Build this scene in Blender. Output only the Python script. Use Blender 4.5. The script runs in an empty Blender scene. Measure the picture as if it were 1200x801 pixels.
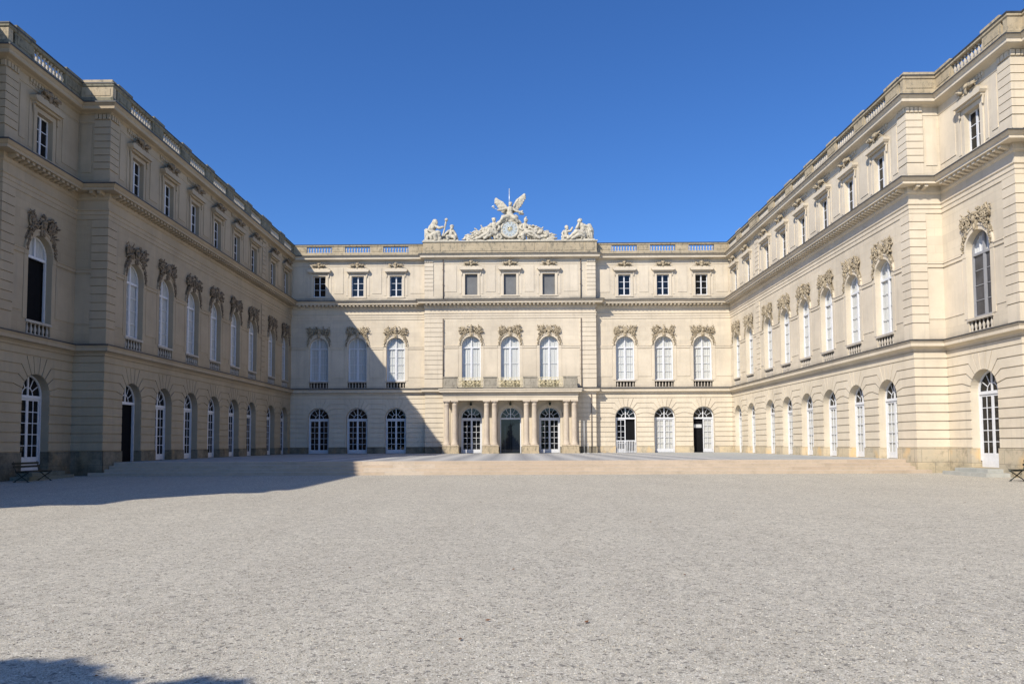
import bpy, bmesh, math, random
from mathutils import Vector, Matrix, noise
R_ = math.radians
PI = math.pi
scene = bpy.context.scene
COL = scene.collection

# ------------------------------------------------------------------ levels (m)
ZT = 0.78      # terrace floor
ZP = 1.38      # plinth top
ZC = 4.09      # centre of ground arches
RG = 0.985     # ground arch radius
ZS = 10.86     # first floor springing
RF = 0.89
D = 68.28      # back facade plane
W = 20.80
W2 = 22.45
W3 = 23.10
YC = 37.11
Y3 = 31.60
YE = 6.5
RX = 8.0       # half width of the central projection
YR = 67.68     # its plane

# ------------------------------------------------------------------ mesh builder
class MB:
    def __init__(s):
        s.v = []; s.f = []; s.m = []; s.smooth = []
        s.mi = 0; s.sm = False
    def add(s, vs, fs):
        b = len(s.v); s.v += [tuple(p) for p in vs]
        for f in fs:
            s.f.append([b + i for i in f]); s.m.append(s.mi); s.smooth.append(s.sm)
    def box(s, x0, x1, y0, y1, z0, z1):
        s.add([(x0,y0,z0),(x1,y0,z0),(x1,y1,z0),(x0,y1,z0),(x0,y0,z1),(x1,y0,z1),(x1,y1,z1),(x0,y1,z1)],
              [(0,3,2,1),(4,5,6,7),(0,1,5,4),(1,2,6,5),(2,3,7,6),(3,0,4,7)])
    def quad(s, a, b, c, d): s.add([a,b,c,d], [(0,1,2,3)])
    def prism(s, poly, y0, y1, back=False):
        n = len(poly)
        vs = [(x,y0,z) for x,z in poly] + [(x,y1,z) for x,z in poly]
        area = sum(poly[i][0]*poly[(i+1)%n][1]-poly[(i+1)%n][0]*poly[i][1] for i in range(n))
        idx = list(range(n)) if area > 0 else list(range(n))[::-1]
        fs = [idx]
        for k in range(n):
            a = idx[k]; b = idx[(k+1)%n]
            fs.append((b, a, a+n, b+n))
        if back: fs.append([i+n for i in idx[::-1]])
        s.add(vs, fs)
    def band(s, cx, cz, r0, r1, y0, y1, a0=0, a1=180, n=20, legs=None):
        """flat arch band between two radii; front at y0, back at y1"""
        pin = []; po = []
        if legs is not None:
            pin.append((cx+r0, legs)); po.append((cx+r1, legs))
        for i in range(n+1):
            a = R_(a0+(a1-a0)*i/n)
            pin.append((cx+r0*math.cos(a), cz+r0*math.sin(a))); po.append((cx+r1*math.cos(a), cz+r1*math.sin(a)))
        if legs is not None:
            pin.append((cx-r0, legs)); po.append((cx-r1, legs))
        for i in range(len(pin)-1):
            a, b, c, d = pin[i], po[i], po[i+1], pin[i+1]
            s.add([(a[0],y0,a[1]),(b[0],y0,b[1]),(c[0],y0,c[1]),(d[0],y0,d[1]),
                   (a[0],y1,a[1]),(b[0],y1,b[1]),(c[0],y1,c[1]),(d[0],y1,d[1])],
                  [(0,1,2,3),(1,5,6,2),(4,0,3,7)])
        for (a, b) in ((pin[0],po[0]),(po[-1],pin[-1])):
            s.quad((a[0],y0,a[1]),(a[0],y1,a[1]),(b[0],y1,b[1]),(b[0],y0,b[1]))
    def lathe(s, cx, cy, prof, n=12, sm=True):
        old = s.sm; s.sm = sm
        b = []; 
        for r, z in prof:
            for i in range(n):
                a = 2*PI*i/n; b.append((cx+r*math.cos(a), cy+r*math.sin(a), z))
        fs = []
        for j in range(len(prof)-1):
            for i in range(n):
                k = (i+1)%n
                fs.append((j*n+i, j*n+k, (j+1)*n+k, (j+1)*n+i))
        s.add(b, fs)
        s.sm = old
    def tube(s, pts, rad, n=6, caps=True):
        pts = [Vector(p) for p in pts]
        if not isinstance(rad, (list, tuple)): rad = [rad]*len(pts)
        old = s.sm; s.sm = True
        vs = []; up = None
        for i, p in enumerate(pts):
            t = (pts[min(i+1, len(pts)-1)]-pts[max(i-1, 0)]).normalized()
            if t.length < 1e-6: t = Vector((0,0,1))
            if up is None:
                ref = Vector((0,0,1)) if abs(t.z) < .9 else Vector((0,1,0))
                a = t.cross(ref).normalized()
            else:
                a = (up - t*up.dot(t))
                a = a.normalized() if a.length > 1e-5 else t.orthogonal().normalized()
            up = a; b = t.cross(a)
            for k in range(n):
                an = 2*PI*k/n
                vs.append(p + (a*math.cos(an)+b*math.sin(an))*rad[i])
        fs = []
        for j in range(len(pts)-1):
            for i in range(n):
                k = (i+1)%n
                fs.append((j*n+i, j*n+k, (j+1)*n+k, (j+1)*n+i))
        if caps:
            fs.append(list(range(n))[::-1]); fs.append([(len(pts)-1)*n+i for i in range(n)])
        s.add(vs, fs)
        s.sm = old
    def cap(s, p0, r0, p1, r1, n=10):
        """capsule with different end radii"""
        p0 = Vector(p0); p1 = Vector(p1); d = p1-p0; L = max(d.length, 1e-4); d = d/L
        pts = []; rs = []
        for a in (85, 60, 30):
            pts.append(p0 - d*r0*math.sin(R_(a))); rs.append(r0*math.cos(R_(a)))
        pts.append(p0); rs.append(r0); pts.append(p1); rs.append(r1)
        for a in (30, 60, 85):
            pts.append(p1 + d*r1*math.sin(R_(a))); rs.append(r1*math.cos(R_(a)))
        s.tube(pts, rs, n)
    def blob(s, c, r, rot=(0,0,0), jit=0.12, rnd=random):
        """small lump: 3-axis ellipsoid with a jittered surface"""
        from mathutils import Euler
        M = Euler(rot).to_matrix(); c = Vector(c)
        if not isinstance(r, (list, tuple)): r = (r, r, r)
        n, m = 7, 5
        vs = [c + M @ Vector((0,0,r[2]))]
        for j in range(1, m):
            ph = PI*j/m
            for i in range(n):
                th = 2*PI*i/n + j*.3
                k = 1 + rnd.uniform(-jit, jit)
                vs.append(c + M @ Vector((r[0]*k*math.sin(ph)*math.cos(th), r[1]*k*math.sin(ph)*math.sin(th), r[2]*k*math.cos(ph))))
        vs.append(c + M @ Vector((0,0,-r[2])))
        fs = [(0, 1+i, 1+(i+1)%n) for i in range(n)]
        for j in range(m-2):
            for i in range(n):
                a = 1+j*n+i; b = 1+j*n+(i+1)%n
                fs.append((a, a+n, b+n, b))
        e = len(vs)-1; q = 1+(m-2)*n
        fs += [(e, q+(i+1)%n, q+i) for i in range(n)]
        old = s.sm; s.sm = True; s.add(vs, fs); s.sm = old
    def sweep(s, path, prof, closed=False, shade_segs=0):
        """path: xy list of the wall line, room side to the left-hand normal; prof: (d,z)"""
        n = len(path); off = []
        nr = []
        for i in range(n-1):
            dx = path[i+1][0]-path[i][0]; dy = path[i+1][1]-path[i][1]; L = math.hypot(dx, dy)
            nr.append((dy/L, -dx/L))
        for i in range(n):
            a = nr[max(i-1, 0)]; b = nr[min(i, n-2)]
            if i == 0 or i == n-1: o = nr[0] if i == 0 else nr[-1]
            else: 
                o = (a[0]+b[0], a[1]+b[1])
                k = a[0]*b[0]+a[1]*b[1]
                o = (o[0]/(1+k), o[1]/(1+k)) if k > -.99 else a
            off.append(o)
        P = prof + [prof[0]] if closed else prof
        vs = []
        for (x, y), o in zip(path, off):
            for d, z in P: vs.append((x+o[0]*d, y+o[1]*d, z))
        m = len(P); fs = []; mk = len(s.m)
        for i in range(n-1):
            for j in range(m-1):
                a = i*m+j; fs.append((a, a+1, a+m+1, a+m))
        s.add(vs, fs)
        for q in range(shade_segs*(m-1)): s.m[mk+q] = 1  # leading segments take the copy with shade in its colour
        s.add([(path[0][0]+off[0][0]*d, path[0][1]+off[0][1]*d, z) for d, z in prof], [list(range(len(prof)))])
        s.add([(path[-1][0]+off[-1][0]*d, path[-1][1]+off[-1][1]*d, z) for d, z in prof], [list(range(len(prof)))[::-1]])
    def mesh(s, name, mats):
        me = bpy.data.meshes.new(name)
        me.from_pydata(s.v, [], s.f); 
        for m in (mats if isinstance(mats, (list, tuple)) else [mats]): me.materials.append(m)
        me.polygons.foreach_set('material_index', s.m)
        me.polygons.foreach_set('use_smooth', s.smooth)
        me.update()
        return me
    def build(s, name, mats, parent=None, loc=(0,0,0), rz=0):
        o = bpy.data.objects.new(name, s.mesh(name, mats)); COL.objects.link(o)
        o.location = loc; o.rotation_euler = (0,0,rz)
        if parent: o.parent = parent
        return o

def place(name, me, parent=None, loc=(0,0,0), rz=0, scale=None):
    o = bpy.data.objects.new(name, me); COL.objects.link(o); o.location = loc; o.rotation_euler = (0,0,rz)
    if scale: o.scale = scale
    if parent: o.parent = parent
    return o
def tag(o, label=None, cat=None, group=None, kind=None):
    if label: o['label'] = label
    if cat: o['category'] = cat
    if group: o['group'] = group
    if kind: o['kind'] = kind
    return o
def empty(name, loc=(0,0,0), rz=0):
    o = bpy.data.objects.new(name, None); COL.objects.link(o); o.location = loc; o.rotation_euler = (0,0,rz); o.empty_display_size = .3
    return o

# ------------------------------------------------------------------ materials
class N:
    def __init__(s, name):
        s.m = bpy.data.materials.new(name); s.m.use_nodes = True
        s.t = s.m.node_tree; s.b = s.t.nodes['Principled BSDF']
    def n(s, typ, **k):
        x = s.t.nodes.new(typ)
        for a, v in k.items():
            if a in x.inputs.keys() if isinstance(a, str) else False: x.inputs[a].default_value = v
            else: setattr(x, a, v)
        return x
    def l(s, a, b): s.t.links.new(a, b)
    def pos(s, scale=(1,1,1)):
        g = s.n('ShaderNodeNewGeometry'); m = s.n('ShaderNodeMapping'); m.inputs['Scale'].default_value = scale
        s.l(g.outputs['Position'], m.inputs['Vector']); return m.outputs[0]
    def noise(s, vec, scale, detail=4, rough=.6):
        x = s.n('ShaderNodeTexNoise'); x.inputs['Scale'].default_value = scale; x.inputs['Detail'].default_value = detail
        x.inputs['Roughness'].default_value = rough; s.l(vec, x.inputs['Vector']); return x.outputs['Fac']
    def ramp(s, fac, stops):
        x = s.n('ShaderNodeValToRGB'); e = x.color_ramp.elements
        while len(e) < len(stops): e.new(.5)
        for i, (p, c) in enumerate(stops):
            e[i].position = p; e[i].color = (c[0],c[1],c[2],1) if isinstance(c, (tuple, list)) else (c,c,c,1)
        s.l(fac, x.inputs[0]); return x.outputs[0]
    def mix(s, f, a, b, mode='MIX'):
        x = s.n('ShaderNodeMix', data_type='RGBA', blend_type=mode)
        for k, v in ((0, f), (6, a), (7, b)):
            if isinstance(v, (int, float)): x.inputs[k].default_value = v
            elif isinstance(v, (tuple, list)): x.inputs[k].default_value = (*v, 1)
            else: s.l(v, x.inputs[k])
        return x.outputs[2]
    def math(s, op, a, b=0.0, clamp=False):
        x = s.n('ShaderNodeMath', operation=op); x.use_clamp = clamp
        for k, v in ((0, a), (1, b)):
            if isinstance(v, (int, float)): x.inputs[k].default_value = v
            else: s.l(v, x.inputs[k])
        return x.outputs[0]
    def bump(s, h, strength=.3, dist=.02, prev=None):
        x = s.n('ShaderNodeBump'); x.inputs['Strength'].default_value = strength; x.inputs['Distance'].default_value = dist
        s.l(h, x.inputs['Height'])
        if prev is not None: s.l(prev, x.inputs['Normal'])
        return x.outputs[0]
    def fin(s, col=None, rough=.85, normal=None, spec=.3, metal=0):
        if col is not None:
            if isinstance(col, (tuple, list)): s.b.inputs['Base Color'].default_value = (*col, 1)
            else: s.l(col, s.b.inputs['Base Color'])
        if isinstance(rough, (int, float)): s.b.inputs['Roughness'].default_value = rough
        else: s.l(rough, s.b.inputs['Roughness'])
        s.b.inputs['Specular IOR Level'].default_value = spec; s.b.inputs['Metallic'].default_value = metal
        if normal is not None: s.l(normal, s.b.inputs['Normal'])
        return s.m

def up_mask(k):
    """1 on upward facing surfaces"""
    g = k.n('ShaderNodeNewGeometry'); sp = k.n('ShaderNodeSeparateXYZ'); k.l(g.outputs['Normal'], sp.inputs[0])
    return k.math('MULTIPLY', k.math('SUBTRACT', sp.outputs[2], .25), 2.0, True)

def stucco(name, base, joints=True, dirt=.45, stain=True):
    k = N(name)
    g = k.n('ShaderNodeNewGeometry'); sp = k.n('ShaderNodeSeparateXYZ'); k.l(g.outputs['Position'], sp.inputs[0])
    z = sp.outputs[2]
    big = k.noise(k.pos((.35,.35,.35)), 1.0, 5, .65)
    mid = k.noise(k.pos((1,1,1)), 1.7, 5, .65)
    streak = k.noise(k.pos((2.2,2.2,.16)), 1.5, 5, .7)
    fine = k.noise(k.pos((1,1,1)), 40, 3, .6)
    lo = tuple(c*.86 for c in base); hi = tuple(min(c*1.08, .9) for c in base)
    col = k.mix(k.ramp(big, [(.32,0),(.68,1)]), (lo[0],lo[1],lo[2]), hi)
    col = k.mix(k.math('MULTIPLY', k.ramp(mid, [(.45,0),(.75,1)]), .22), col, (base[0]*.8, base[1]*.78, base[2]*.74))
    st = k.math('MULTIPLY', k.ramp(streak, [(.52,0),(.80,1)]), dirt*.6)
    col = k.mix(st, col, (.30,.27,.22))
    # grime climbing from ledges and the ground
    def led(z0, h, amt):
        t = k.math('DIVIDE', k.math('SUBTRACT', z, z0), h)
        a = k.math('SUBTRACT', 1.0, t, True)
        b = k.math('GREATER_THAN', z, z0-.02)
        return k.math('MULTIPLY', k.math('MULTIPLY', a, b), amt)
    if stain:
        nz = k.ramp(k.noise(k.pos((.45,.45,.9)), 1.0, 6, .75), [(.36,0),(.54,1)])
        gm = k.math('MULTIPLY', led(15.12, .50, 1.0), nz)
        col = k.mix(gm, col, (.10,.105,.10))
        g2 = k.math('MULTIPLY', led(6.85, .35, .55), nz)
        col = k.mix(g2, col, (.22,.20,.17))
    if joints:
        cb = k.n('ShaderNodeCombineXYZ'); k.l(k.math('ADD', sp.outputs[0], sp.outputs[1]), cb.inputs[0]); k.l(z, cb.inputs[1])
        br = k.n('ShaderNodeTexBrick'); br.inputs['Scale'].default_value = 1; br.inputs['Brick Width'].default_value = 1.22
        br.inputs['Row Height'].default_value = .437; br.inputs['Mortar Size'].default_value = .012; br.inputs['Mortar Smooth'].default_value = .6
        br.inputs['Color1'].default_value = (1,1,1,1); br.inputs['Color2'].default_value = (.89,.89,.90,1); br.inputs['Mortar'].default_value = (.80,.78,.76,1)
        k.l(cb.outputs[0], br.inputs['Vector'])
        col = k.mix(.8, col, br.outputs[0], 'MULTIPLY')
    col = k.mix(k.math('MULTIPLY', k.ramp(fine, [(.3,0),(.7,1)]), .12), col, (base[0]*.6, base[1]*.6, base[2]*.6))
    col = k.mix(k.math('MULTIPLY', up_mask(k), .5), col, (.2,.2,.19))
    return k.fin(col, .88, k.bump(fine, .25, .01), .2)

CREAM = (.755, .65, .49)
M = {}
M['stucco'] = stucco('stucco', CREAM)
M['rust'] = stucco('rusticated_stucco', (.765,.66,.50), joints=False)
M['trim'] = stucco('trim_stucco', (.755,.65,.495), joints=False, dirt=.6, stain=False)
M['jamb'] = stucco('jamb_stucco', (.74,.64,.485), joints=False, dirt=.4, stain=False)

M['stucco_n'] = stucco('stucco_north', (.50,.40,.265), dirt=.8)  # _n copies: left wing's shade put into the base colour, streaks heavier
M['rust_n'] = stucco('rusticated_stucco_shaded', (.50,.405,.27), joints=False, dirt=.8)
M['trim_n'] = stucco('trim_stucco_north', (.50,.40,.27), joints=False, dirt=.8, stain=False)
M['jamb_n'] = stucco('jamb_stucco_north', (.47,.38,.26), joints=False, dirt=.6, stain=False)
def old_stone(name, base, dark, amt=.6, green=.0, sc=1.0, ao=0):
    k = N(name)
    a = k.noise(k.pos((sc,sc,sc)), .9, 6, .7); b = k.noise(k.pos((sc,sc,sc*.5)), 4.5, 6, .7); f = k.noise(k.pos(), 34, 3, .65)
    col = k.mix(k.ramp(a, [(.35,0),(.65,1)]), base, tuple(c*.78 for c in base))
    col = k.mix(k.math('MULTIPLY', k.ramp(b, [(.50,0),(.68,1)]), amt), col, dark)
    if green: col = k.mix(k.math('MULTIPLY', k.ramp(k.noise(k.pos(), .7, 4, .6), [(.5,0),(.62,1)]), green), col, (.30,.34,.22))
    col = k.mix(k.math('MULTIPLY', f, .3), col, tuple(c*.55 for c in base))
    col = k.mix(k.math('MULTIPLY', up_mask(k), .35), col, dark)
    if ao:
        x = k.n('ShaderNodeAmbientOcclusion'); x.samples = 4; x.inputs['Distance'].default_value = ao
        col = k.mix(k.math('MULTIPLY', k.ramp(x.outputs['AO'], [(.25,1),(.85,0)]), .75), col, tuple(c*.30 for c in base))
    return k.fin(col, .9, k.bump(f, .4, .012, k.bump(b, .3, .03)), .2)
M['parapet'] = old_stone('parapet_stone', (.58,.47,.31), (.13,.125,.10), .85)
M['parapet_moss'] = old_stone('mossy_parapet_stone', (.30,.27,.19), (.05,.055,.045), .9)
M['baluster'] = old_stone('baluster_stone', (.62,.55,.45), (.22,.20,.18), .4)
M['pedestal'] = old_stone('balcony_pedestal_stone', (.46,.41,.32), (.15,.135,.11), .8)
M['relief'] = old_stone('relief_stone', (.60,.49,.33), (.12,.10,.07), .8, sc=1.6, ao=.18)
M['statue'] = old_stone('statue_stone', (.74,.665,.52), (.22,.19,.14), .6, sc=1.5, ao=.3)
M['column'] = old_stone('column_stone', (.68,.57,.44), (.50,.41,.32), .4)
def step_mat():
    k = N('step_stone'); g = k.n('ShaderNodeNewGeometry')
    col = k.ramp(g.outputs['Random Per Island'], [(0,(.58,.48,.37)),(.3,(.63,.53,.41)),(.6,(.67,.57,.45)),(.85,(.62,.51,.39)),(1,(.70,.62,.51))])
    col = k.mix(k.math('MULTIPLY', k.ramp(k.noise(k.pos(), 1.3, 6, .75), [(.45,0),(.7,1)]), .55), col, (.44,.38,.29))
    col = k.mix(k.math('MULTIPLY', k.ramp(k.noise(k.pos((1,1,3)), 4, 5, .7), [(.55,0),(.7,1)]), .4), col, (.36,.33,.27))
    col = k.mix(k.math('SUBTRACT', 1.0, up_mask(k)), k.mix(.25, col, (.55,.53,.48)), k.mix(1.0, col, (.84,.80,.76), 'MULTIPLY'))  # shading put into the colour: risers darker, treads paler
    f = k.noise(k.pos(), 30, 3, .6)
    return k.fin(col, .9, k.bump(f, .4, .01), .2)
M['step'] = step_mat()
M['slab'] = old_stone('grey_green_slab', (.52,.51,.45), (.33,.34,.30), .6)

M['slab_n'] = old_stone('shaded_slab', (.26,.27,.21), (.09,.10,.08), .7)  # left doorstep copy, the wing's shade painted into its tone
def plinth_mat(name='plinth_stone', moss_shade=0):
    k = N(name)
    g = k.n('ShaderNodeNewGeometry'); sp = k.n('ShaderNodeSeparateXYZ'); k.l(g.outputs['Position'], sp.inputs[0])
    cb = k.n('ShaderNodeCombineXYZ'); k.l(k.math('ADD', sp.outputs[0], sp.outputs[1]), cb.inputs[0]); k.l(sp.outputs[2], cb.inputs[1])
    br = k.n('ShaderNodeTexBrick'); br.inputs['Scale'].default_value = 1; br.inputs['Brick Width'].default_value = 1.35
    br.inputs['Row Height'].default_value = .66; br.inputs['Mortar Size'].default_value = .010
    br.inputs['Color1'].default_value = (.66,.53,.34,1); br.inputs['Color2'].default_value = (.56,.47,.34,1); br.inputs['Mortar'].default_value = (.22,.19,.15,1)
    k.l(cb.outputs[0], br.inputs['Vector'])
    col = k.mix(k.math('MULTIPLY', k.ramp(k.noise(k.pos(), .8, 5, .7), [(.42,0),(.62,1)]), .6), br.outputs[0], (.50,.44,.32))
    col = k.mix(k.math('MULTIPLY', k.ramp(k.noise(k.pos(), 1.9, 6, .75), [(.5,0),(.66,1)]), .55), col, (.22,.19,.14))
    col = k.mix(k.math('MULTIPLY', k.ramp(k.noise(k.pos((1,1,.6)), 1.2, 3, .5), [(.55,0),(.68,1)]), .75), col, (.72,.50,.25))
    # damp foot
    low = k.math('SUBTRACT', 1.0, k.math('DIVIDE', k.math('SUBTRACT', sp.outputs[2], .1), .9), True)
    col = k.mix(k.math('MULTIPLY', low, k.math('MULTIPLY', k.noise(k.pos(), 2.4, 5, .7), .9)), col, (.15,.15,.11))
    if moss_shade: col = k.mix(k.ramp(k.noise(k.pos(), .9, 6, .75), [(.3,moss_shade),(.62,moss_shade*.55)]), col, (.055,.055,.04))  # moss and the shade on the left plinths, both painted in
    f = k.noise(k.pos(), 25, 4, .7)
    return k.fin(col, .92, k.bump(f, .4, .02), .2)
M['plinth'] = plinth_mat(); M['plinth_n'] = plinth_mat('mossy_shaded_plinth_stone', .95)

def plain(name, col, rough=.5, spec=.4, metal=0, var=.12, sc=6):
    k = N(name)
    n_ = k.noise(k.pos(), sc, 4, .6)
    c = k.mix(k.ramp(n_, [(.3,0),(.7,1)]), col, tuple(x*(1-var*2) for x in col))
    return k.fin(c, rough, k.bump(n_, .08, .01), spec, metal)
M['white'] = plain('white_window_paint', (.80,.80,.80), .45, var=.06)
M['greyframe'] = plain('grey_window_paint', (.34,.34,.35), .5, var=.06)
M['lead'] = plain('dark_lead_flashing', (.085,.082,.078), .6, var=.25, sc=2)
M['roof'] = plain('roof_sheet', (.16,.16,.15), .7)
M['pipe'] = plain('brown_downpipe', (.20,.155,.12), .5)
M['iron'] = plain('dark_green_iron', (.018,.03,.022), .4)
M['wood'] = plain('dark_bench_wood', (.015,.02,.014), .55)
M['gold'] = plain('gilded_iron', (.88,.76,.48), .5, .5, .15, var=.12, sc=20)
M['rod'] = plain('pale_metal', (.55,.60,.66), .35, .5, .3)
M['blind'] = plain('grey_blind', (.19,.19,.185), .6, var=.12, sc=1.2)
M['screen'] = plain('dark_grey_screen', (.085,.085,.095), .35, .5, var=.35, sc=1.5)
M['dark'] = plain('dark_interior', (.012,.012,.013), .9, .1)
M['bark'] = plain('bark', (.08,.06,.045), .9)
M['post'] = plain('galvanised_post', (.5,.5,.48), .4)

def curtain_mat(name, c):
    k = N(name)
    w = k.noise(k.pos((9,9,.15)), 1.6, 3, .6)
    col = k.mix(k.ramp(w, [(.3,0),(.7,1)]), c, tuple(x*.80 for x in c))
    return k.fin(col, .9, None, .1)
M['curtain'] = curtain_mat('white_curtain', (.72,.72,.70))
M['curtain2'] = curtain_mat('grey_curtain', (.70,.69,.66))

def glass_mat(name, dark=True, wob=.004):
    k = N(name)
    w = k.noise(k.pos(), 1.3, 2, .5)
    nb = k.bump(w, .25, .03)
    if dark:
        gl = k.n('ShaderNodeBsdfGlossy'); gl.inputs['Roughness'].default_value = .03; gl.inputs['Color'].default_value = (1,1,1,1)
        df = k.n('ShaderNodeBsdfDiffuse'); df.inputs['Color'].default_value = (.006,.007,.009,1)
        base = df
    else:
        gl = k.n('ShaderNodeBsdfGlossy'); gl.inputs['Roughness'].default_value = .03
        base = k.n('ShaderNodeBsdfTransparent'); base.inputs['Color'].default_value = (.97,.97,.95,1)
    fr = k.n('ShaderNodeLayerWeight'); fr.inputs['Blend'].default_value = .5
    k.l(nb, gl.inputs['Normal']); k.l(nb, fr.inputs['Normal'])
    sch = k.math('ADD', k.math('MULTIPLY', k.math('POWER', fr.outputs['Facing'], 5.0), .90), .04)
    mx = k.n('ShaderNodeMixShader'); k.l(sch, mx.inputs[0]); k.l(base.outputs[0], mx.inputs[1]); k.l(gl.outputs[0], mx.inputs[2])
    k.l(mx.outputs[0], k.t.nodes['Material Output'].inputs['Surface'])
    return k.m
M['glass_dark'] = glass_mat('dark_glass', True)
M['glass'] = glass_mat('clear_glass', False)
def door_glass():
    k = N('blue_black_glass')
    k.b.inputs['Base Color'].default_value = (.008,.012,.02,1); k.b.inputs['Roughness'].default_value = .02
    k.b.inputs['Specular IOR Level'].default_value = .5; k.b.inputs['IOR'].default_value = 1.5
    return k.m
M['door_glass'] = door_glass()

def gravel_mat():
    k = N('gravel')
    def vor(sc, out='Color'):
        v = k.n('ShaderNodeTexVoronoi'); v.inputs['Scale'].default_value = sc; k.l(k.pos(), v.inputs['Vector']); return v
    v1 = vor(100); v2 = vor(170); v3 = vor(32)
    def sat(v): 
        sp = k.n('ShaderNodeSeparateColor'); k.l(v.outputs['Color'], sp.inputs[0]); return sp.outputs
    s1 = sat(v1); s3 = sat(v3)
    col = k.ramp(s1[0], [(0,(.20,.18,.14)),(.10,(.43,.39,.31)),(.3,(.55,.50,.395)),(.6,(.615,.565,.45)),(.85,(.67,.62,.50)),(1,(.90,.86,.76))])
    col = k.mix(k.math('MULTIPLY', k.ramp(s1[1], [(.80,0),(.95,1)]), .4), col, (.56,.44,.33))
    col = k.mix(k.math('MULTIPLY', k.ramp(s3[0], [(.90,0),(.94,1)]), .75), col, (.17,.155,.135))
    edge = k.ramp(v1.outputs['Distance'], [(.35,1),(.75,.0)])
    col = k.mix(k.math('MULTIPLY', k.math('SUBTRACT', 1.0, edge), .35), col, (.20,.185,.165))
    patch = k.noise(k.pos(), .22, 6, .65); p2 = k.noise(k.pos(), 1.6, 5, .7)
    # far away the grain averages out: keep the large patches
    col = k.mix(1.0, col, k.ramp(patch, [(.3,(.95,.945,.94)),(.7,(1.05,1.045,1.03))]), 'MULTIPLY')
    col = k.mix(1.0, col, k.ramp(p2, [(.3,.96),(.7,1.03)]), 'MULTIPLY')
    v4 = sat(vor(13)); v5 = sat(vor(6))
    col = k.mix(1.0, col, k.ramp(v4[0], [(0,.86),(.5,1.0),(1,1.10)]), 'MULTIPLY')
    col = k.mix(1.0, col, k.ramp(v5[1], [(0,.975),(1,1.025)]), 'MULTIPLY')
    trk = k.noise(k.pos((.9,.10,1)), 1.0, 4, .6)
    col = k.mix(1.0, col, k.ramp(trk, [(.35,(.965,.96,.955)),(.55,(1,1,1)),(.7,(1.03,1.03,1.025))]), 'MULTIPLY')
    h1 = k.math('SUBTRACT', 1.0, v1.outputs['Distance']); h2 = k.math('SUBTRACT', 1.0, v2.outputs['Distance'])
    hh = k.math('ADD', h1, k.math('MULTIPLY', s1[2], .8)); hh = k.math('ADD', hh, k.math('MULTIPLY', h2, .3))
    n1 = k.bump(hh, .6, .008)
    n2 = k.bump(k.noise(k.pos(), 7, 5, .7), .4, .02, n1)
    return k.fin(col, .9, n2, .25)
M['gravel'] = gravel_mat()
def stone_mat():
    k = N('loose_stone')
    o = k.n('ShaderNodeNewGeometry')
    col = k.ramp(o.outputs['Random Per Island'], [(0,(.05,.045,.035)),(.16,(.28,.25,.20)),(.3,(.50,.455,.36)),(.6,(.60,.55,.44)),(.88,(.64,.54,.38)),(1,(.90,.86,.75))])
    return k.fin(col, .85, None, .3)
M['stone'] = stone_mat()

def terrace_mat():
    k = N('terrace_marble')
    g = k.n('ShaderNodeNewGeometry'); mp = k.n('ShaderNodeMapping'); mp.inputs['Rotation'].default_value = (0,0,R_(45))
    k.l(g.outputs['Position'], mp.inputs['Vector'])
    ch = k.n('ShaderNodeTexChecker'); ch.inputs['Scale'].default_value = .72
    ch.inputs['Color1'].default_value = (.50,.485,.45,1); ch.inputs['Color2'].default_value = (.27,.27,.27,1); k.l(mp.outputs[0], ch.inputs['Vector'])
    sp = k.n('ShaderNodeSeparateXYZ'); k.l(g.outputs['Position'], sp.inputs[0])
    inside = k.math('LESS_THAN', k.math('ABSOLUTE', sp.outputs[0]), 12.6)
    gr = k.ramp(k.noise(k.pos((.4,1.2,1)), 1.2, 5, .7), [(.3,(.26,.28,.28)),(.7,(.50,.49,.45))])
    col = k.mix(inside, gr, ch.outputs[0])
    front = k.math('LESS_THAN', sp.outputs[1], 38.9)
    ns = k.ramp(k.noise(k.pos((.5,1,1)), 1.0, 5, .7), [(.35,(.58,.47,.36)),(.65,(.68,.58,.46))])
    col = k.mix(front, col, ns)
    return k.fin(col, .6, None, .35)
M['terrace'] = terrace_mat()
def leaf_mat():
    k = N('leaf')
    o = k.n('ShaderNodeNewGeometry')
    return k.fin(k.ramp(o.outputs['Random Per Island'], [(0,(.03,.06,.015)),(1,(.09,.14,.04))]), .6)
M['leaf'] = leaf_mat()
M['dryleaf'] = plain('dry_leaf', (.22,.10,.04), .8, var=.25)

# ------------------------------------------------------------------ palace
palace = empty('palace', (0, D, 0)); 
tag(palace, 'pale cream three-storey palace wrapped around a gravel court, with columned entrance and roof balustrade', 'palace')
def P(o):
    """keep world placement while parenting to the palace empty"""
    o.parent = palace; o.matrix_parent_inverse = Matrix.Translation((0, -D, 0)); return o

LV = [ZP,1.83,2.28,2.73,3.18,3.63,ZC,4.52,4.98,5.45,5.93,6.30]
TH = [0,15,35,52,68,82]
GRV = .027; GD = .05; CE = .0015

def inset(poly, g, keepx):
    n = len(poly); a = sum(poly[i][0]*poly[(i+1)%n][1]-poly[(i+1)%n][0]*poly[i][1] for i in range(n))
    if a < 0: poly = poly[::-1]
    out = []
    for i in range(n):
        p0 = Vector(poly[i-1]); p1 = Vector(poly[i]); p2 = Vector(poly[(i+1)%n])
        d1 = (p1-p0).normalized(); d2 = (p2-p1).normalized()
        n1 = Vector((-d1.y, d1.x)); n2 = Vector((-d2.y, d2.x))
        k = 1+n1.dot(n2)
        q = p1 + (n1+n2)*g/max(k, .35)
        x = q.x
        for kx in keepx:
            if abs(p1.x-kx) < 1e-4: x = kx
        out.append((x, q.y))
    return out

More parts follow.
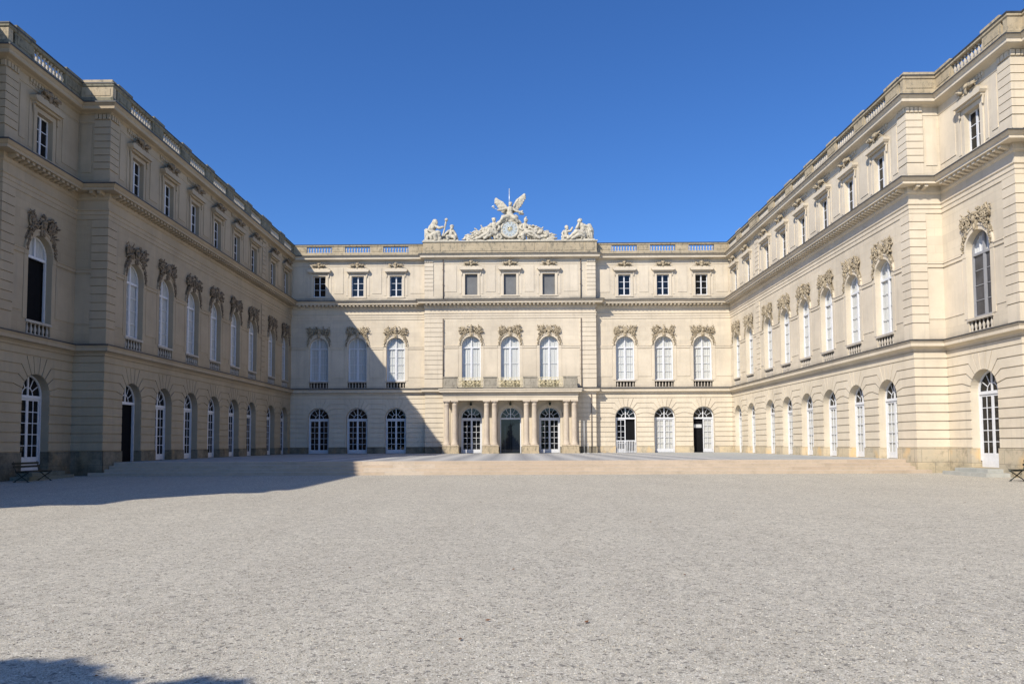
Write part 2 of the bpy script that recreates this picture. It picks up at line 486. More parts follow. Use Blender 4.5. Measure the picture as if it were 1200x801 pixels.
def openings_wall(mb, x0, x1, z0, z1, ops, y):
    """plane at depth y with arched (R) or square openings: (xc, zb, zs, hw, arched)"""
    ops = sorted(ops); x = x0
    def q(a, b, c, d): 
        if b-a > 1e-5 and d-c > 1e-5: mb.quad((a,y,c),(b,y,c),(b,y,d),(a,y,d))
    for xc, zb, zs, hw, arch in ops:
        q(x, xc-hw, z0, z1)
        q(xc-hw, xc+hw, z0, zb)
        if arch:
            n = 20; pts = [(xc-hw*math.cos(PI*i/n), zs+hw*math.sin(PI*i/n)) for i in range(n+1)]
            for a, b in zip(pts, pts[1:]): mb.quad((a[0],y,a[1]),(b[0],y,b[1]),(b[0],y,z1),(a[0],y,z1))
        else: q(xc-hw, xc+hw, zs, z1)
        x = xc+hw
    q(x, x1, z0, z1)

def reveal(mb, xc, zb, zs, hw, arch, y0, y1, sill=True):
    pts = [(xc-hw, zb)]
    if arch:
        n = 20; pts += [(xc-hw*math.cos(PI*i/n), zs+hw*math.sin(PI*i/n)) for i in range(n+1)]
    else: pts += [(xc-hw, zs), (xc+hw, zs)]
    pts.append((xc+hw, zb))
    if sill: pts.append((xc-hw, zb))
    old = mb.mi; mb.mi = 1
    for a, b in zip(pts, pts[1:]): mb.quad((a[0],y0,a[1]),(a[0],y1,a[1]),(b[0],y1,b[1]),(b[0],y0,b[1]))
    mb.mi = old

def edge_pts(i, side):
    """opening edge of course i, right half (side=+1), bottom to top, relative to opening centre"""
    z0, z1 = LV[i], LV[i+1]
    if z1 <= ZC+1e-6: return [(side*RG, z0), (side*RG, z1)]
    k = i-6
    if k > 3: return None
    t0, t1 = TH[k], TH[k+1]; pts = []
    if k > 0: pts.append(((z0-ZC)/math.tan(R_(t0)), z0))
    n = 4
    for j in range(n+1):
        a = R_(t0+(t1-t0)*j/n); pts.append((RG*math.cos(a), ZC+RG*math.sin(a)))
    pts.append(((z1-ZC)/math.tan(R_(t1)), z1))
    return [(side*x, z) for x, z in pts]

def ground_storey(L, ops, e0, e1, zfoot, smooth=False, zdoor=None):
    """rusticated ground storey of a run of length L; ops = x centres; e = 'v' convex / 'c' concave"""
    mb = MB()
    ext = {'v': -GD, 'c': GD, 'n': 0}
    bx0 = -ext[e0]; bx1 = L+ext[e1]
    zd = ZT if zdoor is None else zdoor
    holes = [(x, zd, ZC, RG, True) for x in ops]
    openings_wall(mb, bx0, bx1, ZP, 6.32, [(x, ZP, ZC, RG, True) for x in ops], GD)
    for h in holes: reveal(mb, h[0], ZP, *h[2:], GD*.5, .55, sill=False)
    if smooth:
        openings_wall(mb, 1.72, L-1.72, ZP, 6.3, [(x, ZP, ZC, RG, True) for x in ops], -.006)
        for x in ops:
            mb.band(x, ZC, RG, RG+.30, -.07, 0.0, n=24, legs=ZP)
            mb.band(x, ZC, RG+.22, RG+.30, -.10, -.07, n=24, legs=ZP)
            mb.prism([(x-.14,ZC+RG-.08),(x+.14,ZC+RG-.08),(x+.2,ZC+RG+.42),(x-.2,ZC+RG+.42)], -.16, -.05)
    xs = [None] + list(ops) + [None]; X0 = CE if e0 == 'v' else 0; X1 = L-CE if e1 == 'v' else L
    for i in range(len(LV)-1):
        z0, z1 = LV[i], LV[i+1]
        if i == 10 or not ops:
            mb.prism(inset([(X0,z0),(X1,z0),(X1,z1),(X0,z1)], GRV, (X0, X1)), 0, GD); continue
        for a, b in zip(xs, xs[1:]):
            left = [(X0,z0),(X0,z1)] if a is None else [(a+x, z) for x, z in edge_pts(i, 1)]
            right = [(X1,z0),(X1,z1)] if b is None else [(b+x, z) for x, z in edge_pts(i, -1)]
            poly = right + left[::-1]
            if abs(poly[0][0]-poly[-1][0]) < .04: continue
            mb.prism(inset(poly, GRV, (X0, X1)), 0, GD)
    for x in ops:
        for (ta, tb) in ((68,82),(82,98),(98,112)):
            top = []
            for t in (ta, tb): top.append((x+(5.93-ZC)/math.tan(R_(t)), 5.93))
            arc = [(x+RG*math.cos(R_(ta+(tb-ta)*j/4)), ZC+RG*math.sin(R_(ta+(tb-ta)*j/4))) for j in range(5)]
            poly = arc + [top[1], top[0]]
            mb.prism(inset(poly, GRV*.9, ()), 0, GD)
    return mb

def plinth(L, ops, e0, e1, zfoot, zd=ZT):
    mb = MB(); pr = .05
    a = CE if e0 == 'v' else 0; b = L-CE if e1 == 'v' else L
    xs = [a] + sum([[x-RG, x+RG] for x in ops], []) + [b]
    for i in range(0, len(xs), 2):
        mb.box(xs[i], xs[i+1], -pr, .5, zfoot, ZP)
    if e0 == 'v': mb.box(-pr, CE, -pr, -CE, zfoot, ZP)
    if e1 == 'v' and e0 != 'v': mb.box(L-CE, L+pr, -pr+CE, -CE*2, zfoot, ZP-.002)
    for x in ops:
        if zfoot < zd-.01: mb.box(x-RG, x+RG, -pr+.004, .5, zfoot, zd)
    return mb

def upper_storeys(L, ops, e0, e1, panels=True):
    mb = MB()
    f1 = [(x, 6.9, ZS, RF, True) for x in ops]
    openings_wall(mb, 0, L, 6.7, 13.5, f1, 0)
    for h in f1: reveal(mb, *h, 0, .40)
    at = [(x, 15.66, 17.64, .59, False) for x in ops]
    openings_wall(mb, 0, L, 15.1, 19.2, at, 0)
    for h in at: reveal(mb, *h, 0, .30)
    return mb

def trims(L, ops, qs, centre=False):
    """archivolts, impost bands, raised panels, attic window surrounds; qs = list of (x0,x1) quoin spans to leave free"""
    mb = MB()
    def free(a, b):
        segs = [(a, b)]
        for q0, q1 in qs:
            ns = []
            for s0, s1 in segs:
                if q1 <= s0 or q0 >= s1: ns.append((s0, s1)); continue
                if q0 > s0: ns.append((s0, q0))
                if q1 < s1: ns.append((q1, s1))
            segs = ns
        return [s for s in segs if s[1]-s[0] > .12]
    cuts = [0] + sum([[x-RF-.30, x+RF+.30] for x in ops], []) + [L]
    for i in range(0, len(cuts), 2):
        for a, b in free(cuts[i], cuts[i+1]):
            a2 = a+.003; b2 = b-.003
            mb.box(a2, b2, -.05, 0, 10.62, 10.80); mb.box(a2, b2, -.085, 0, 10.80, 10.87)
            if b-a > .5:
                m0 = .02; 
                mb.box(a+m0, b-m0, -.028, 0, 7.95, 10.5)
    for x in ops:
        mb.band(x, ZS, RF, RF+.28, -.055, 0, n=24)
        mb.band(x, ZS, RF+.20, RF+.30, -.095, -.002, n=24)
        for s in (-1, 1):
            a, b = sorted((x+s*RF, x+s*(RF+.28)))
            mb.box(a, b, -.05, 0, 10.62, ZS-.003)
            mb.box(a, b, -.03, 0, 7.62, 10.615)
    # attic
    cuts = [0] + sum([[x-1.24, x+1.24] for x in ops], []) + [L]
    for i in range(0, len(cuts), 2):
        for a, b in free(cuts[i], cuts[i+1]):
            if b-a > .45: mb.box(a+.14, b-.14, -.03, 0, 15.95, 18.45)
    for x in ops:
        hw = .59; f = .22
        mb.box(x-hw-f, x-hw, -.06, 0, 15.62, 17.64); mb.box(x+hw, x+hw+f, -.06, 0, 15.62, 17.64)
        mb.box(x-hw-f, x+hw+f, -.06, 0, 17.643, 17.86)
        mb.box(x-hw-f-.05, x+hw+f+.05, -.09, .05, 15.52, 15.617)
        mb.box(x-1.12, x-hw-f-.12, -.025, 0, 15.75, 18.0); mb.box(x+hw+f+.12, x+1.12, -.025, 0, 15.75, 18.0)
        # toothed frieze over the window
        k = int(2.4/.2)
        for j in range(k):
            xx = x-1.2+j*.2+.03
            mb.box(xx, xx+.14, -.085, 0, 18.84, 19.02)
            mb.box(xx+.02, xx+.12, -.05, 0, 18.74, 18.838)
    return mb

def quoins(spans, ext0=0, ext1=0):
    """spans: (x0,x1,zone) zone 'f' first floor or 'a' attic"""
    mb = MB()
    for x0, x1, zone in spans:
        if zone == 'f': z = 13.43; zend = 7.75; h = .437
        else: z = 18.70; zend = 15.95; h = .372
        first = True
        while z-h > zend-.01:
            mb.box(x0, x1, -.06, 0, z-h+.02, z-.02)
            z -= h
        mb.box(x0+.003, x1-.003, -.034, 0, (6.9 if zone == 'f' else 15.505), z-.022)
        if zone == 'a':
            n = max(2, int((x1-x0)/.2))
            w = (x1-x0)/n
            for j in range(n): mb.box(x0+j*w+.02, x0+(j+1)*w-.03, -.10, 0, 18.76, 19.02)
    return mb

# ---------------- windows (built once each, copied)
def arch_frame(mb, hw, zb, zs, y, fw=.075, th=.07):
    mb.band(0, zs, hw-fw, hw, y, y+th, n=20, legs=zb)
def french_door():
    mb = MB(); y = .42; hw = RG-.005; zb = ZT; zs = ZC
    arch_frame(mb, hw, zb, zs, y-.04, .085, .12)
    tz = 3.93
    mb.box(-hw+.08, hw-.08, y-.055, y+.06, tz, tz+.15)              # transom
    mb.box(-.045, .045, y-.03, y+.05, tz+.15, zs+hw-.08)             # fanlight mullion
    mb.band(0, tz+.15, .36, .40, y, y+.03, 0, 180, 14)
    for a in (32, 62, 118, 148):
        r0, r1 = .40, hw-.12; ca, sa = math.cos(R_(a)), math.sin(R_(a)); w = .018
        p = [(r0*ca-w*sa, tz+.15+r0*sa+w*ca), (r0*ca+w*sa, tz+.15+r0*sa-w*ca), (r1*ca+w*sa, tz+.15+r1*sa-w*ca), (r1*ca-w*sa, tz+.15+r1*sa+w*ca)]
        mb.prism(p, y, y+.03)
    return mb
def leaf(sgn=1, closed=True):
    """one door leaf with 2 x 5 panes, hinge at x=0, extends to +x*sgn"""
    mb = MB(); w = .875; zb = ZT+.02; zt = 3.92; st = .085
    X = lambda a, b: sorted((sgn*a, sgn*b))
    def bx(a, b, z0, z1, y0=-.03, y1=.03):
        p, q = X(a, b); mb.box(p, q, y0, y1, z0, z1)
    bx(0, st, zb, zt); bx(w-st, w, zb, zt)
    bx(st, w-st, zb, zb+.34, -.025, .025); bx(st, w-st, zt-.09, zt)
    zz0, zz1 = zb+.34, zt-.09; n = 5
    for i in range(1, n): 
        z = zz0+(zz1-zz0)*i/n; bx(st, w-st, z-.018, z+.018, -.02, .02)
    bx(w/2-.018, w/2+.018, zz0, zz1, -.02, .02)
    return mb
def leaf_glass(sgn=1):
    mb = MB(); w = .875; zb = ZT+.36; zt = 3.84
    a, b = sorted((sgn*.08, sgn*(w-.08))); mb.quad((a,0,zb),(b,0,zb),(b,0,zt),(a,0,zt)); return mb
def f1_frame(rows=4):
    mb = MB(); y = .30; hw = RF-.005; zb = 7.62; zs = ZS
    arch_frame(mb, hw, zb, zs, y-.03, .08, .10)
    mb.box(-hw+.075, hw-.075, y-.045, y+.06, 10.64, 10.76)
    mb.box(-.06, .06, y-.035, y+.05, zb, zs+hw-.07)
    mb.box(-hw+.075, hw-.075, y-.03, y+.05, zb, zb+.12)
    for s in (-1, 1):
        a, b = sorted((s*.06, s*(hw-.075)))
        for i in range(1, rows):
            z = zb+.12+(10.64-zb-.12)*i/rows
            mb.box(a, b, y, y+.03, z-.016, z+.016)
        mb.box(*sorted((s*.06, s*.10)), y-.01, y+.04, zb+.12, 10.64)
        mb.box(*sorted((s*(hw-.12), s*(hw-.075))), y-.01, y+.04, zb+.12, 10.64)
    return mb
def arch_pane(hw, zb, zs, y, wave=0):
    mb = MB(); n = 20
    mb.sm = False
    pts = [(hw, zb)] + [(hw*math.cos(PI*i/n), zs+hw*math.sin(PI*i/n)) for i in range(n+1)] + [(-hw, zb)]
    mb.add([(x, y, z) for x, z in pts], [list(range(len(pts)))])
    return mb
def curtain_mesh(hw, zb, zs, y):
    mb = MB(); mb.sm = True; n = 48
    top = lambda x: zs+math.sqrt(max(hw*hw-x*x, 0.0))
    vs = []; rows = 2
    for i in range(n+1):
        x = -hw+2*hw*i/n; yy = y + .018*math.sin(x*34)+.012*math.sin(x*21+1)
        vs += [(x, yy, zb), (x, yy, zs), (x, yy, max(top(x), zs+.001))]
    fs = []
    for i in range(n):
        for j in range(2): a = i*3+j; fs.append((a, a+3, a+4, a+1))
    mb.add(vs, fs); return mb
def attic_frame():
    mb = MB(); y = .22; hw = .585; zb, zt = 15.67, 17.635
    mb.box(-hw, -hw+.065, y-.03, y+.06, zb, zt); mb.box(hw-.065, hw, y-.03, y+.06, zb, zt)
    mb.box(-hw+.065, hw-.065, y-.03, y+.06, zt-.06, zt); mb.box(-hw+.065, hw-.065, y-.03, y+.06, zb, zb+.08)
    mb.box(-.055, .055, y-.04, y+.05, zb+.08, zt-.06)
    for s in (-1, 1):
        for i in (1, 2):
            z = zb+.08+(zt-.06-zb-.08)*i/3; a, b = sorted((s*.055, s*(hw-.065))); mb.box(a, b, y-.01, y+.03, z-.018, z+.018)
    return mb
def sq_pane(hw, z0, z1, y):
    mb = MB(); mb.quad((-hw,y,z0),(hw,y,z0),(hw,y,z1),(-hw,y,z1)); return mb

me_door = french_door().mesh('door_frame', M['white'])
me_leaf = {s: leaf(s).mesh('door_leaf', M['white']) for s in (-1, 1)}
me_lglass = {s: leaf_glass(s).mesh('leaf_glass', M['glass_dark']) for s in (-1, 1)}
me_lglass_c = {s: leaf_glass(s).mesh('leaf_glass', M['glass']) for s in (-1, 1)}
me_fan = arch_pane(RG-.07, 4.0, ZC, .44).mesh('fanlight_pane', M['glass_dark'])
me_f1 = f1_frame(4).mesh('window_frame', M['white'])
me_f1c = f1_frame(2).mesh('window_frame', M['white'])
me_f1pane = arch_pane(RF-.03, 7.7, ZS, .325).mesh('pane', M['glass'])
me_f1dark = arch_pane(RF-.03, 7.7, ZS, .325).mesh('pane', M['glass_dark'])
me_archpane = arch_pane(RF-.03, 10.74, ZS, .325).mesh('pane', M['glass'])
me_cur = curtain_mesh(RF-.04, 7.66, ZS, .37).mesh('curtain', M['curtain'])
me_halfcur = curtain_mesh(RF-.04, 10.72, ZS, .37).mesh('curtain', M['curtain'])
me_at = attic_frame().mesh('window_frame', M['white'])
me_atpane = sq_pane(.56, 15.7, 17.6, .235).mesh('pane', M['glass_dark'])
me_atblind = sq_pane(.58, 15.67, 17.635, .20).mesh('blind', M['blind'])
me_gcur = None
def gcur():
    mb = MB(); mb.sm = True; n = 40; vs = []
    for i in range(n+1):
        x = -.86+1.72*i/n; yy = .50+.015*math.sin(x*40); vs += [(x,yy,ZT+.1),(x,yy,3.92)]
    mb.add(vs, [(i*2, i*2+2, i*2+3, i*2+1) for i in range(n)]); return mb
me_gcur = gcur().mesh('curtain', M['curtain2'])
def back_dark():
    mb = MB(); mb.quad((-1.0,.56,ZT-.3),(1.0,.56,ZT-.3),(1.0,.56,5.2),(-1.0,.56,5.2)); return mb
me_dark = back_dark().mesh('dark_interior', M['dark'])

def child(name, me, par, loc=(0,0,0), rz=0):
    o = bpy.data.objects.new(name, me); COL.objects.link(o); o.parent = par; o.location = loc; o.rotation_euler = (0,0,rz); return o

def make_door(loc, rz, kind='dark', dz=0):
    d = P(place('door', me_door, None, (loc[0], loc[1], loc[2]+dz), rz))
    child('fanlight', me_fan, d)
    if kind == 'void': 
        child('opening', me_dark, d); return d
    if kind == 'glass':
        mb = MB(); mb.box(-.90, .90, .43, .45, ZT+.02, 3.93); o = mb.build('glass_leaf', M['door_glass'], d)
        mb = MB(); mb.box(-.012, .012, .405, .43, ZT+.02, 3.93); mb.box(-.9,.9,.41,.43,ZT+.02,ZT+.09); mb.build('leaf_edge', M['iron'], d)
        return d
    if kind == 'halfopen':      # left leaf swung inwards
        child('opening', me_dark, d)
        l = child('leaf', me_leaf[-1], d, (.875+.0, .44, 0)); child('glass', me_lglass_c[-1], l); 
        mb = MB(); mb.sm = True; vs = []
        for i in range(21):
            x = .05+.8*i/20; vs += [(x,.50+.012*math.sin(x*40),ZT+.1),(x,.50+.012*math.sin(x*40),3.92)]
        mb.add(vs, [(i*2,i*2+2,i*2+3,i*2+1) for i in range(20)]); mb.build('curtain', M['curtain2'], d)
        mb = MB(); mb.box(-.86,-.1,.49,.50,3.1,3.42); mb.build('notice', M['curtain'], d)
        return d
    if kind == 'railed':
        child('opening', me_dark, d)
        l = child('leaf', me_leaf[1], d, (-.875, .44, 0)); child('glass', me_lglass[1], l)
        mb = MB(); mb.box(-.95,.95,.10,.15,1.86,1.94); mb.box(-.95,.95,.10,.15,ZT+.06,ZT+.12)
        for i in range(13):
            x = -.93+i*1.86/12; mb.box(x-.028,x+.028,.105,.145,ZT,1.90)
        mb.build('railing', M['white'], d)
        return d
    for s in (1, -1):
        l = child('leaf', me_leaf[s], d, (-s*.875, .44, 0))
        child('glass', (me_lglass_c if kind == 'curtain' else me_lglass)[s], l)
    if kind == 'curtain': child('curtain', me_gcur, d)
    return d
def make_f1(loc, rz, kind='curtain', centre=False):
    if kind == 'open':
        mb = MB(); arch_frame(mb, RF-.005, 7.62, ZS, .27, .08, .10); mb.box(-RF+.08,RF-.08,.255,.36,10.64,10.76); mb.box(-.05,.05,.265,.35,10.76,ZS+RF-.07)
        w = P(place('arched_window', mb.mesh('window_frame', M['white']), None, loc, rz)); child('pane', me_archpane, w)
        child('curtain', me_halfcur, w)
        mb = MB(); mb.quad((-.86,.45,7.6),(.86,.45,7.6),(.86,.45,10.7),(-.86,.45,10.7)); mb.build('dark_interior', M['dark'], w)
        return w
    if kind == 'grey':
        w = P(place('arched_window', me_f1.copy(), None, loc, rz)); w.data.materials[0] = M['greyframe']; mb = MB(); mb.quad((-.86,.33,7.64),(.86,.33,7.64),(.86,.33,10.7),(-.86,.33,10.7)); mb.build('screened_pane', M['screen'], w); child('curtain', me_halfcur, w); return w
    w = P(place('arched_window', me_f1c if centre else me_f1, None, loc, rz))
    child('pane', me_f1dark if kind == 'dark' else me_f1pane, w)
    if kind == 'curtain': child('curtain', me_cur, w)
    return w
def make_at(loc, rz, kind='dark'):
    if kind == 'blind':
        w = P(place('attic_window', me_atblind, None, loc, rz)); return w
    w = P(place('attic_window', me_at, None, loc, rz)); child('pane', me_atpane, w); return w

# ---------------- balusters
BAL = [(.030,0),(.045,.02),(.045,.05),(.028,.08),(.05,.16),(.058,.24),(.040,.34),(.024,.44),(.022,.47),(.040,.50),(.040,.545)]
def baluster_row(mb, x0, x1, y, z0, h, n, k=1.0, seg=8):
    s = h/.545
    for i in range(n):
        x = x0+(x1-x0)*(i+.5)/n
        mb.lathe(x, y, [(r*k, z0+z*s) for r, z in BAL], seg)
def window_bal():
    mb = MB()
    mb.box(-RF-.06, RF+.06, -.06, .20, 7.48, 7.60)
    mb.box(-RF+.002, RF-.002, -.03, .18, 6.86, 6.97)
    baluster_row(mb, -RF+.02, RF-.02, .06, 6.97, .51, 6, 1.25)
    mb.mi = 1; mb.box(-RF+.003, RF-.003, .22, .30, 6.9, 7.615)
    return mb
M['niche'] = plain('shaded_niche', (.10,.085,.065), .9, .1, var=.2)  # dark back plane paints the shade between the balusters
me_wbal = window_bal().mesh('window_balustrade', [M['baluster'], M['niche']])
def roof_bal():
    mb = MB(); baluster_row(mb, -1.19, 1.19, -.09, 19.86, .56, 9, 1.45); return mb
me_rbal = roof_bal().mesh('balustrade', M['baluster'])

# ---------------- reliefs
def scroll(mb, c, r, turns, sgn, y, th, rot=0):
    pts = []; rs = []
    n = 16
    for i in range(n+1):
        t = i/n; a = rot + sgn*turns*2*PI*t; rr = r*(1-.8*t)
        pts.append((c[0]+rr*math.cos(a), y-.10*t, c[1]+rr*math.sin(a))); rs.append(th*(1-.35*t))
    mb.tube(pts, rs, 6)
def relief(seed):
    rnd = random.Random(seed); mb = MB(); c0 = ZS
    mb.band(0, c0, RF+.31, RF+.62, -.035, 0, 20, 160, 20)
    for i in range(46):
        s = rnd.choice((-1,1)); x = s*rnd.uniform(.2,1.35); z = c0+rnd.uniform(1.0,1.85)
        if math.hypot(x, z-c0) < 1.25: continue
        b = rnd.uniform(0, PI)*1.1-.2; ln = rnd.uniform(.14,.34)
        mb.tube([(x,-.05,z),(x+s*ln*.5*math.cos(b),-.22,z+ln*.5*math.sin(b)),(x+s*ln*math.cos(b),-.05-.2*rnd.random(),z+ln*math.sin(b)*.8)],[.025,.055,.008],4)
    # central cartouche / head with helmet
    t = seed % 3
    zc = c0+1.42
    mb.blob((0,-.10,zc-.12), (.24,.16,.30), jit=.06, rnd=rnd)
    if t == 0:   # lion-like mask with drape
        mb.blob((0,-.24,zc), (.16,.14,.19), jit=.05, rnd=rnd)
        for s in (-1,1):
            scroll(mb, (s*.24,zc+.12), .16, 1.2, s, -.18, .05, PI/2)
        mb.blob((0,-.3,zc-.05), (.04,.06,.05), rnd=rnd); mb.blob((0,-.2,zc+.26), (.22,.14,.10), rnd=rnd)
    elif t == 1:  # helmet with plume
        mb.blob((0,-.24,zc-.03), (.14,.13,.17), jit=.04, rnd=rnd)
        mb.blob((0,-.26,zc+.14), (.19,.18,.13), jit=.04, rnd=rnd)
        pts = [(0,-.34,zc+.18),(0,-.30,zc+.36),(.0,-.16,zc+.48),(.0,-.05,zc+.42)]; mb.tube(pts,[.05,.09,.10,.05],6)
        for s in (-1,1): mb.blob((s*.17,-.2,zc-.02),(.06,.05,.2), rnd=rnd)
    else:        # shell and cartouche
        for a in range(-70,71,20):
            mb.cap((0,-.16,zc-.12),.04,(.36*math.sin(R_(a)),-.22,zc-.1+.42*math.cos(R_(a))),.065,6)
        mb.blob((0,-.25,zc-.12), (.15,.12,.17), jit=.04, rnd=rnd)
    mb.prism([(-.15,c0+RF-.02),(.15,c0+RF-.02),(.24,c0+RF+.42),(-.24,c0+RF+.42)], -.20, 0)
    mb.blob((0,-.22,c0+RF+.16), (.10,.08,.16), rnd=rnd)
    for s in (-1, 1):
        # big volute and trophies
        scroll(mb, (s*.92, c0+1.42), .27, 1.4, -s, -.10, .075, PI/2)
        scroll(mb, (s*.52, c0+1.28), .19, 1.2, s, -.10, .06, 0)
        for i in range(16):
            a = rnd.uniform(0, 2*PI); r = math.sqrt(rnd.random())
            x = s*(.82+.55*r*math.cos(a)); z = c0+1.36+.40*r*math.sin(a)+.1
            if x*x+(z-c0)**2 < 1.23**2: continue
            if math.hypot(x, z-c0) < 1.26: continue
            mb.blob((x, -.08-rnd.random()*.12, z), (rnd.uniform(.03,.07), rnd.uniform(.05,.10), rnd.uniform(.08,.19)), (rnd.uniform(-.6,.6), rnd.uniform(-1.6,1.6), 0), .3, rnd)
        for i in range(15):   # leaves, banners and spears pointing out
            a = R_(rnd.uniform(20, 85)); b = (s*rnd.uniform(.55,.95), -.07, c0+rnd.uniform(1.3,1.5))
            ln = rnd.uniform(.35,.68)
            e = (b[0]+s*ln*math.cos(a), -.05-rnd.random()*.15, b[2]+ln*math.sin(a)*.62)
            m_ = ((b[0]+e[0])/2, -.20, (b[2]+e[2])/2+.05)
            mb.tube([b, m_, e], [.03,.06,.010], 4)
        # garland following the arch down to the springing
        n = 17
        for i in range(n):
            a = R_(58-54*i/(n-1)); r = RF+.42+.05*math.sin(i*1.9)+.05*(1-i/n)
            x = s*r*math.cos(a); z = c0+r*math.sin(a)
            q = 1-.55*i/n
            mb.blob((x,-.05,z), (.06*q+.02, .05*q+.02, .11*q+.03), (0, -s*a+rnd.uniform(-.7,.7), 0), .35, rnd)
            for t in range(4):
                b = a+rnd.uniform(-1.3,1.3)+(0 if t < 2 else PI); ln = (.10+.15*rnd.random())*(q*.7+.3)
                mb.tube([(x,-.06,z),(x+s*ln*.5*math.cos(b),-.13-.05*rnd.random(),z+ln*.5*math.sin(b)),(x+s*ln*math.cos(b),-.04-.08*rnd.random(),z+ln*math.sin(b)-.03)],[.02,.05*q+.015,.008],4)
    return mb
M['relief_n'] = old_stone('dirty_shaded_relief_stone', (.34,.26,.17), (.07,.055,.04), .9, sc=1.6, ao=.18)  # dirt plus the left wing's shade in one darker tone
me_rel = [relief(i).mesh('relief', M['relief']) for i in range(6)]
me_rel_n = [m_.copy() for m_ in me_rel]
for m_ in me_rel_n: m_.materials[0] = M['relief_n']

def pediment():
    mb = MB()
    # bracket cornice over the attic window
    pr = [(-1.02,17.99),(1.02,17.99),(1.10,18.10),(1.12,18.22),(-1.12,18.22),(-1.10,18.10)]
    mb.prism(pr, -.34, 0)
    mb.prism([(-.95,17.885),(.95,17.885),(.98,17.988),(-.98,17.988)], -.22, 0)
    mb.prism([(-1.12,18.222),(1.12,18.222),(.78,18.36),(-.78,18.36)], -.27, 0)
    for s in (-1,1):
        mb.prism([(s*.95,17.88),(s*.82,17.88),(s*.84,17.55),(s*.90,17.50)] , -.12, -.061)
    return mb
me_ped = pediment().mesh('window_pediment', M['trim']); me_ped_n = me_ped.copy(); me_ped_n.materials[0] = M['trim_n']
def ped_orn(seed):
    rnd = random.Random(90+seed); mb = MB()
    for s in (-1,1):
        for i in range(7):
            a = R_(rnd.uniform(10,75)); b = (s*rnd.uniform(.1,.4),-.3,18.5)
            mb.tube([b,(b[0]+s*.25*math.cos(a),-.4,b[2]+.12*math.sin(a)),(b[0]+s*.5*math.cos(a),-.3,b[2]+.22*math.sin(a))],[.05,.06,.012],5)
    mb.blob((0,-.22,18.50), (.17,.13,.20), jit=.08, rnd=rnd)
    mb.blob((0,-.26,18.68), (.13,.12,.13), jit=.08, rnd=rnd)
    for a in range(-60,61,30): mb.cap((0,-.2,18.5),.04,(.24*math.sin(R_(a)),-.22,18.54+.26*math.cos(R_(a))),.05,6)
    for s in (-1,1):
        scroll(mb, (s*.42,18.46), .15, 1.3, -s, -.2, .045, PI/2)
        mb.tube([(s*.15,-.22,18.42),(s*.5,-.24,18.44),(s*.82,-.2,18.36),(s*.95,-.18,18.30)],[.06,.06,.045,.02],6)
        for i in range(6):
            mb.blob((s*rnd.uniform(.2,.75),-.2,18.36+rnd.uniform(0,.14)), (rnd.uniform(.04,.09),.07,rnd.uniform(.04,.08)), (0,rnd.uniform(-1,1),0), .2, rnd)
    return mb
me_porn = [ped_orn(i).mesh('ornament', M['relief']) for i in range(3)]
me_porn_n = [m_.copy() for m_ in me_porn]
for m_ in me_porn_n: m_.materials[0] = M['relief_n']

# ---------------- runs
# origin, angle, length, bays (local x), end types, foot height, name, quoins [(x0,x1,zone)]
def wy(k): return D-(1.83+3.65*k+(.99 if k >= 2 else 0))
cnt = [0]
def run(org, rz, L, ops, e0, e1, zfoot, qs=(), zdoor=None, smooth=False, doors=None, f1k=None, atk=None, centre=False, skiprow=False, qext=(0,0)):
    loc = (org[0], org[1], 0)
    c, s_ = math.cos(rz), math.sin(rz)
    sfx = '_n' if org[0] < -W+.01 and org[1] < D-1 else ''  # left wing gets the copies with shade painted in
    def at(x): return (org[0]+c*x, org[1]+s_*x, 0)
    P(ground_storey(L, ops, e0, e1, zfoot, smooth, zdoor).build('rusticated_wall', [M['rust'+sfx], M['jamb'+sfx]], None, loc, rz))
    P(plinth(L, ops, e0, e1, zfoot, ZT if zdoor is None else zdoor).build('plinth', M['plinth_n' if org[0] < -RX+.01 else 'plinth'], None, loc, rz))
    wm = upper_storeys(L, ops, e0, e1)
    def merge(o):
        b = len(wm.v); wm.v += o.v; wm.f += [[i_+b for i_ in f_] for f_ in o.f]; wm.m += [2]*len(o.f); wm.smooth += o.smooth
    merge(trims(L, ops, [(a, b) for a, b, z in qs if z == 'f'], centre))
    if qs: merge(quoins([(a-(qext[0] if a <= .001 else 0), b+(qext[1] if b >= L-.001 else 0), z) for a, b, z in qs]))
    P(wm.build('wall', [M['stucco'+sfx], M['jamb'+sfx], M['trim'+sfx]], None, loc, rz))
    # attic base and parapet blocks
    for i, x in enumerate(ops):
        k = cnt[0]; cnt[0] += 1
        dk = (doors or ['dark']*99)[i]; fk = (f1k or ['curtain']*99)[i]; ak = (atk or ['dark']*99)[i]
        dz = 0 if zdoor is None else zdoor-ZT
        d = make_door(at(x), rz, dk)
        if zdoor is not None:
            mb = MB(); mb.box(-.9,.9,.40,.46,zdoor,ZT+.03); mb.build('kick_panel', M['white'], d)
        make_f1(at(x), rz, fk, centre)
        make_at(at(x), rz, ak)
        if not centre: P(place('window_balustrade', me_wbal, None, at(x), rz))
        P(place('relief', (me_rel_n if sfx else me_rel)[(k*5+k//3) % 6], None, at(x), rz, (.81*(-1 if (k*7)%5 < 2 else 1), .72, 1)))
        p = P(place('window_pediment', me_ped_n if sfx else me_ped, None, at(x), rz)); oo = child('ornament', (me_porn_n if sfx else me_porn)[k % 3], p); oo.scale = (1.02, 1.1, 1.18); oo.location = (0, .02, -18.3*.18-.02)

H_ = PI/2
